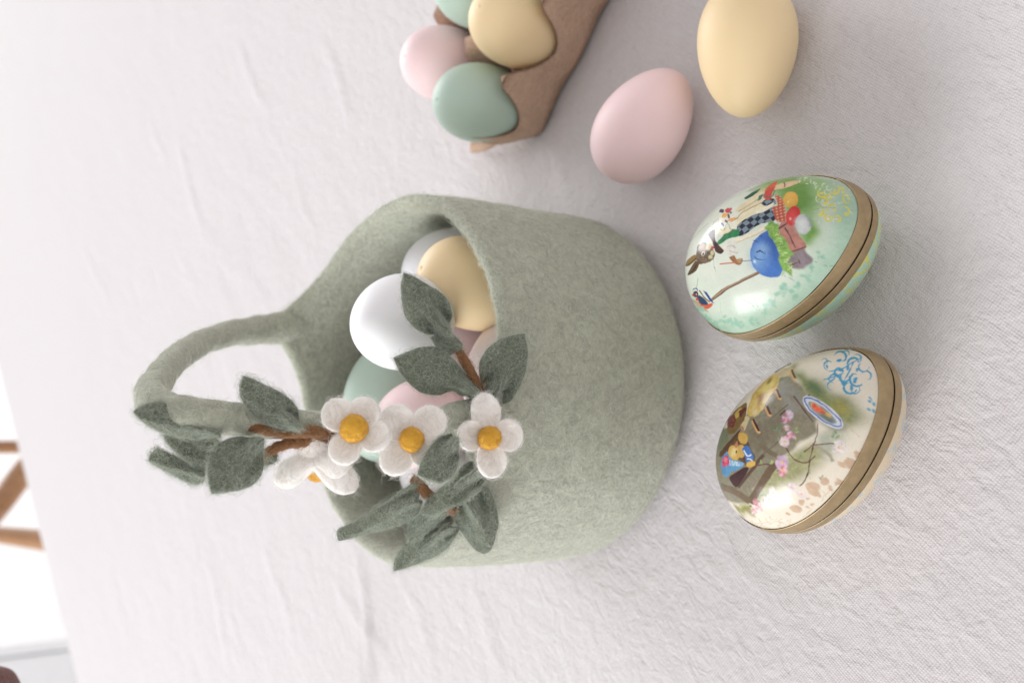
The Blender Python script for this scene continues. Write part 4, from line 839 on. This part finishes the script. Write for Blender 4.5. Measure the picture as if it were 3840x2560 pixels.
    P.poly((72, 40, 42), [(264, 1042), (300, 1010), (380, 962), (412, 972), (372, 1040), (316, 1112)], 0.02)
    for (x, y), (x2, y2) in (((725, 245), (755, 312)), ((616, 390), (644, 455)), ((542, 512), (570, 578)), ((442, 610), (486, 700))):
        P.line((216, 164, 100), [(x - 8, y + 8), (x2 - 8, y2 + 8)], 22); P.line((86, 46, 46), [(x, y), (x2, y2)], 16); P.ell((226, 176, 112), x2 - 2, y2 + 6, 11, 9, 0, 0.015)
    P.ell((90, 92, 76), 968, 580, 180, 62, 37, 0.12, alpha=0.6)
    P.ell((214, 216, 226), 956, 560, 186, 64, 37, 0.015); P.ell((78, 116, 186), 956, 560, 172, 54, 37, 0.02, 0.02, 7); P.ell((212, 214, 224), 956, 560, 158, 44, 37, 0.02, 0.02, 7); P.ell((140, 150, 150), 952, 562, 128, 34, 37, 0.03)
    P.poly((226, 182, 80), [(862, 500), (900, 498), (1005, 572), (1000, 600), (940, 580)], 0.04, 0.05, 6); P.poly((224, 92, 58), [(862, 488), (900, 495), (990, 562), (975, 578), (900, 540)], 0.03, 0.06, 7, 0.3); P.ell((110, 122, 112), 985, 602, 60, 16, 37, 0.08)
    for q in ([(918, 640), (914, 720), (888, 800), (866, 890), (852, 960)], [(680, 812), (740, 900), (830, 930), (905, 880)], [(860, 940), (836, 1040), (788, 1100)], [(890, 800), (1000, 790), (1040, 790)], [(820, 850), (870, 810), (905, 770)], [(470, 950), (540, 940), (610, 950)]): P.line((108, 72, 62), q, 9, 0.015)
    for i in range(60):
        x, y = random.choice([(640, 680), (680, 760), (740, 720), (660, 950), (740, 920), (1060, 750), (700, 1060), (480, 1200), (560, 1130), (380, 1280), (910, 1010), (540, 960)]); x += random.uniform(-55, 55); y += random.uniform(-45, 45)
        P.ell(random.choice([(98, 130, 84), (150, 178, 90), (120, 150, 110), (176, 196, 120)]), x, y, random.uniform(8, 20), random.uniform(4, 9), random.uniform(0, 180), 0.02, alpha=0.85)
    pk, wh, ye = (206, 140, 160), (236, 220, 224), (226, 186, 110)
    for x, y, r, c1, c2 in ((685, 605, 34, (196, 90, 130), (220, 190, 214)), (712, 575, 28, (204, 180, 214), (226, 206, 226)), (672, 775, 36, wh, (232, 200, 210)), (715, 735, 30, (206, 110, 150), (230, 190, 210)), (655, 930, 48, (206, 170, 206), (224, 190, 214)), (660, 985, 42, (218, 110, 140), (240, 190, 200)), (1075, 820, 46, wh, (246, 236, 228)), (462, 1222, 22, (210, 110, 140), pk), (497, 1250, 22, (214, 130, 150), wh), (590, 1150, 34, wh, (240, 226, 214)), (725, 1112, 34, (226, 200, 216), wh), (800, 1160, 30, (236, 206, 206), wh), (450, 1280, 30, wh, pk), (560, 1200, 36, (236, 226, 226), wh), (690, 675, 20, pk, wh)): flower_print(P, x, y, r, c1, c2, ye)
    bl = (66, 164, 206)
    for x, y, r, a, wd in ((1000, 210, 46, 90, 14), (1090, 160, 56, 200, 22), (1130, 130, 30, 180, 14), (1190, 200, 60, 120, 22), (1250, 220, 50, 10, 16), (1210, 170, 40, 220, 14), (1080, 260, 50, 60, 20), (1110, 300, 46, 0, 24), (1050, 320, 54, 150, 18), (1010, 300, 40, 300, 14), (1200, 310, 66, 40, 26), (1280, 300, 50, 200, 16), (1150, 370, 62, 20, 24), (1190, 395, 44, 300, 14), (1020, 360, 40, 80, 12), (970, 190, 30, 200, 10)): P.curl(bl, x, y, r, a, a + 240, wd * .78)
    for x, y, r in ((1090, 250, 22), (1140, 230, 18), (1110, 345, 26), (1195, 325, 22), (1075, 180, 20), (1210, 250, 18), (1165, 385, 20), (980, 225, 14)): P.ell(bl, x, y, r, r * .6, x, 0.02, 0.03, 6)
    P.line(bl, [(1000, 260), (1100, 240), (1180, 190), (1240, 160)], 8); P.line(bl, [(1110, 330), (1150, 260), (1180, 190)], 9); P.line(bl, [(960, 320), (1030, 300), (1110, 270)], 8)
    for x, y in ((1300, 480), (1330, 500), (1300, 540), (1330, 550), (1310, 460)): P.ell((90, 172, 206), x, y, 16, 9, x, 0.02)
    br = (212, 180, 150)
    for x, y, rx, ry in ((890, 1122, 58, 46), (965, 1068, 34, 28), (930, 1160, 26, 20), (1010, 1115, 22, 18), (770, 1275, 40, 24), (815, 1230, 26, 24), (700, 1310, 24, 10), (860, 1265, 14, 10), (1150, 935, 52, 40), (1090, 945, 26, 18), (1130, 900, 14, 12), (1070, 1080, 22, 28), (1205, 870, 30, 30), (850, 1200, 16, 10), (905, 1250, 16, 8)): P.ell(br, x, y, rx, ry, 20, 0.02, 0.05, 4)
    for i in range(34):
        x, y = random.choice([(600, 1350), (480, 1360), (700, 1380), (850, 1300), (1150, 750), (1200, 650), (1000, 1120)]); x += random.uniform(-80, 80); y += random.uniform(-50, 50)
        P.line((198, 170, 130), [(x, y), (x + random.uniform(-40, 40), y + random.uniform(10, 40)), (x + random.uniform(-60, 60), y + random.uniform(30, 80))], 4, alpha=0.6)

def base_green(X, Y, Zn):
    n = vnoise(np.stack([X, Y, Zn], 1), 0.9); n2 = vnoise(np.stack([X, Y, Zn], 1), 4.0)
    t = np.clip(-0.12 + 0.16 * n + np.hypot(X * 0.6, Y) * 0.17 + X * 0.05, 0, 1)[:, None]
    c = lin((222, 228, 212)) * (1 - t) + lin((182, 208, 188)) * t; lo = (Zn < 0)[:, None]
    spot = (np.abs(n2) > 0.42)[:, None] & lo; c = np.where(lo, lin((172, 206, 184))[None], c); return np.where(spot, lin((205, 205, 110))[None], c * (1 + 0.03 * n2[:, None]))
def base_hen(X, Y, Zn):
    n = vnoise(np.stack([X, Y, Zn], 1), 1.1); n2 = vnoise(np.stack([X, Y, Zn], 1), 3.2)
    c = lin((238, 227, 206))[None] * (1 + 0.05 * n[:, None]) * (1 + 0.02 * n2[:, None]); t = np.clip(-X * 0.16 - Y * .05, 0, .7)[:, None]; c = c * (1 - t) + lin((238, 230, 214)) * t
    c2 = np.where((np.abs(n2) > 0.55)[:, None], lin((170, 196, 206))[None], lin((216, 198, 168))[None]); return np.where((Zn < 0)[:, None], c2, c)
paper_egg(XG, 'pale green painted egg showing a rabbit painting a blue egg', (2500, 600, 940 / 1992), lay_green, base_green, 0.62, 0.42)
paper_egg(XK, 'cream painted egg showing yellow hens, a blue plate and blossom', (2600, 1260, 880 / 1725), lay_hen, base_hen, 0.66, 0.46)
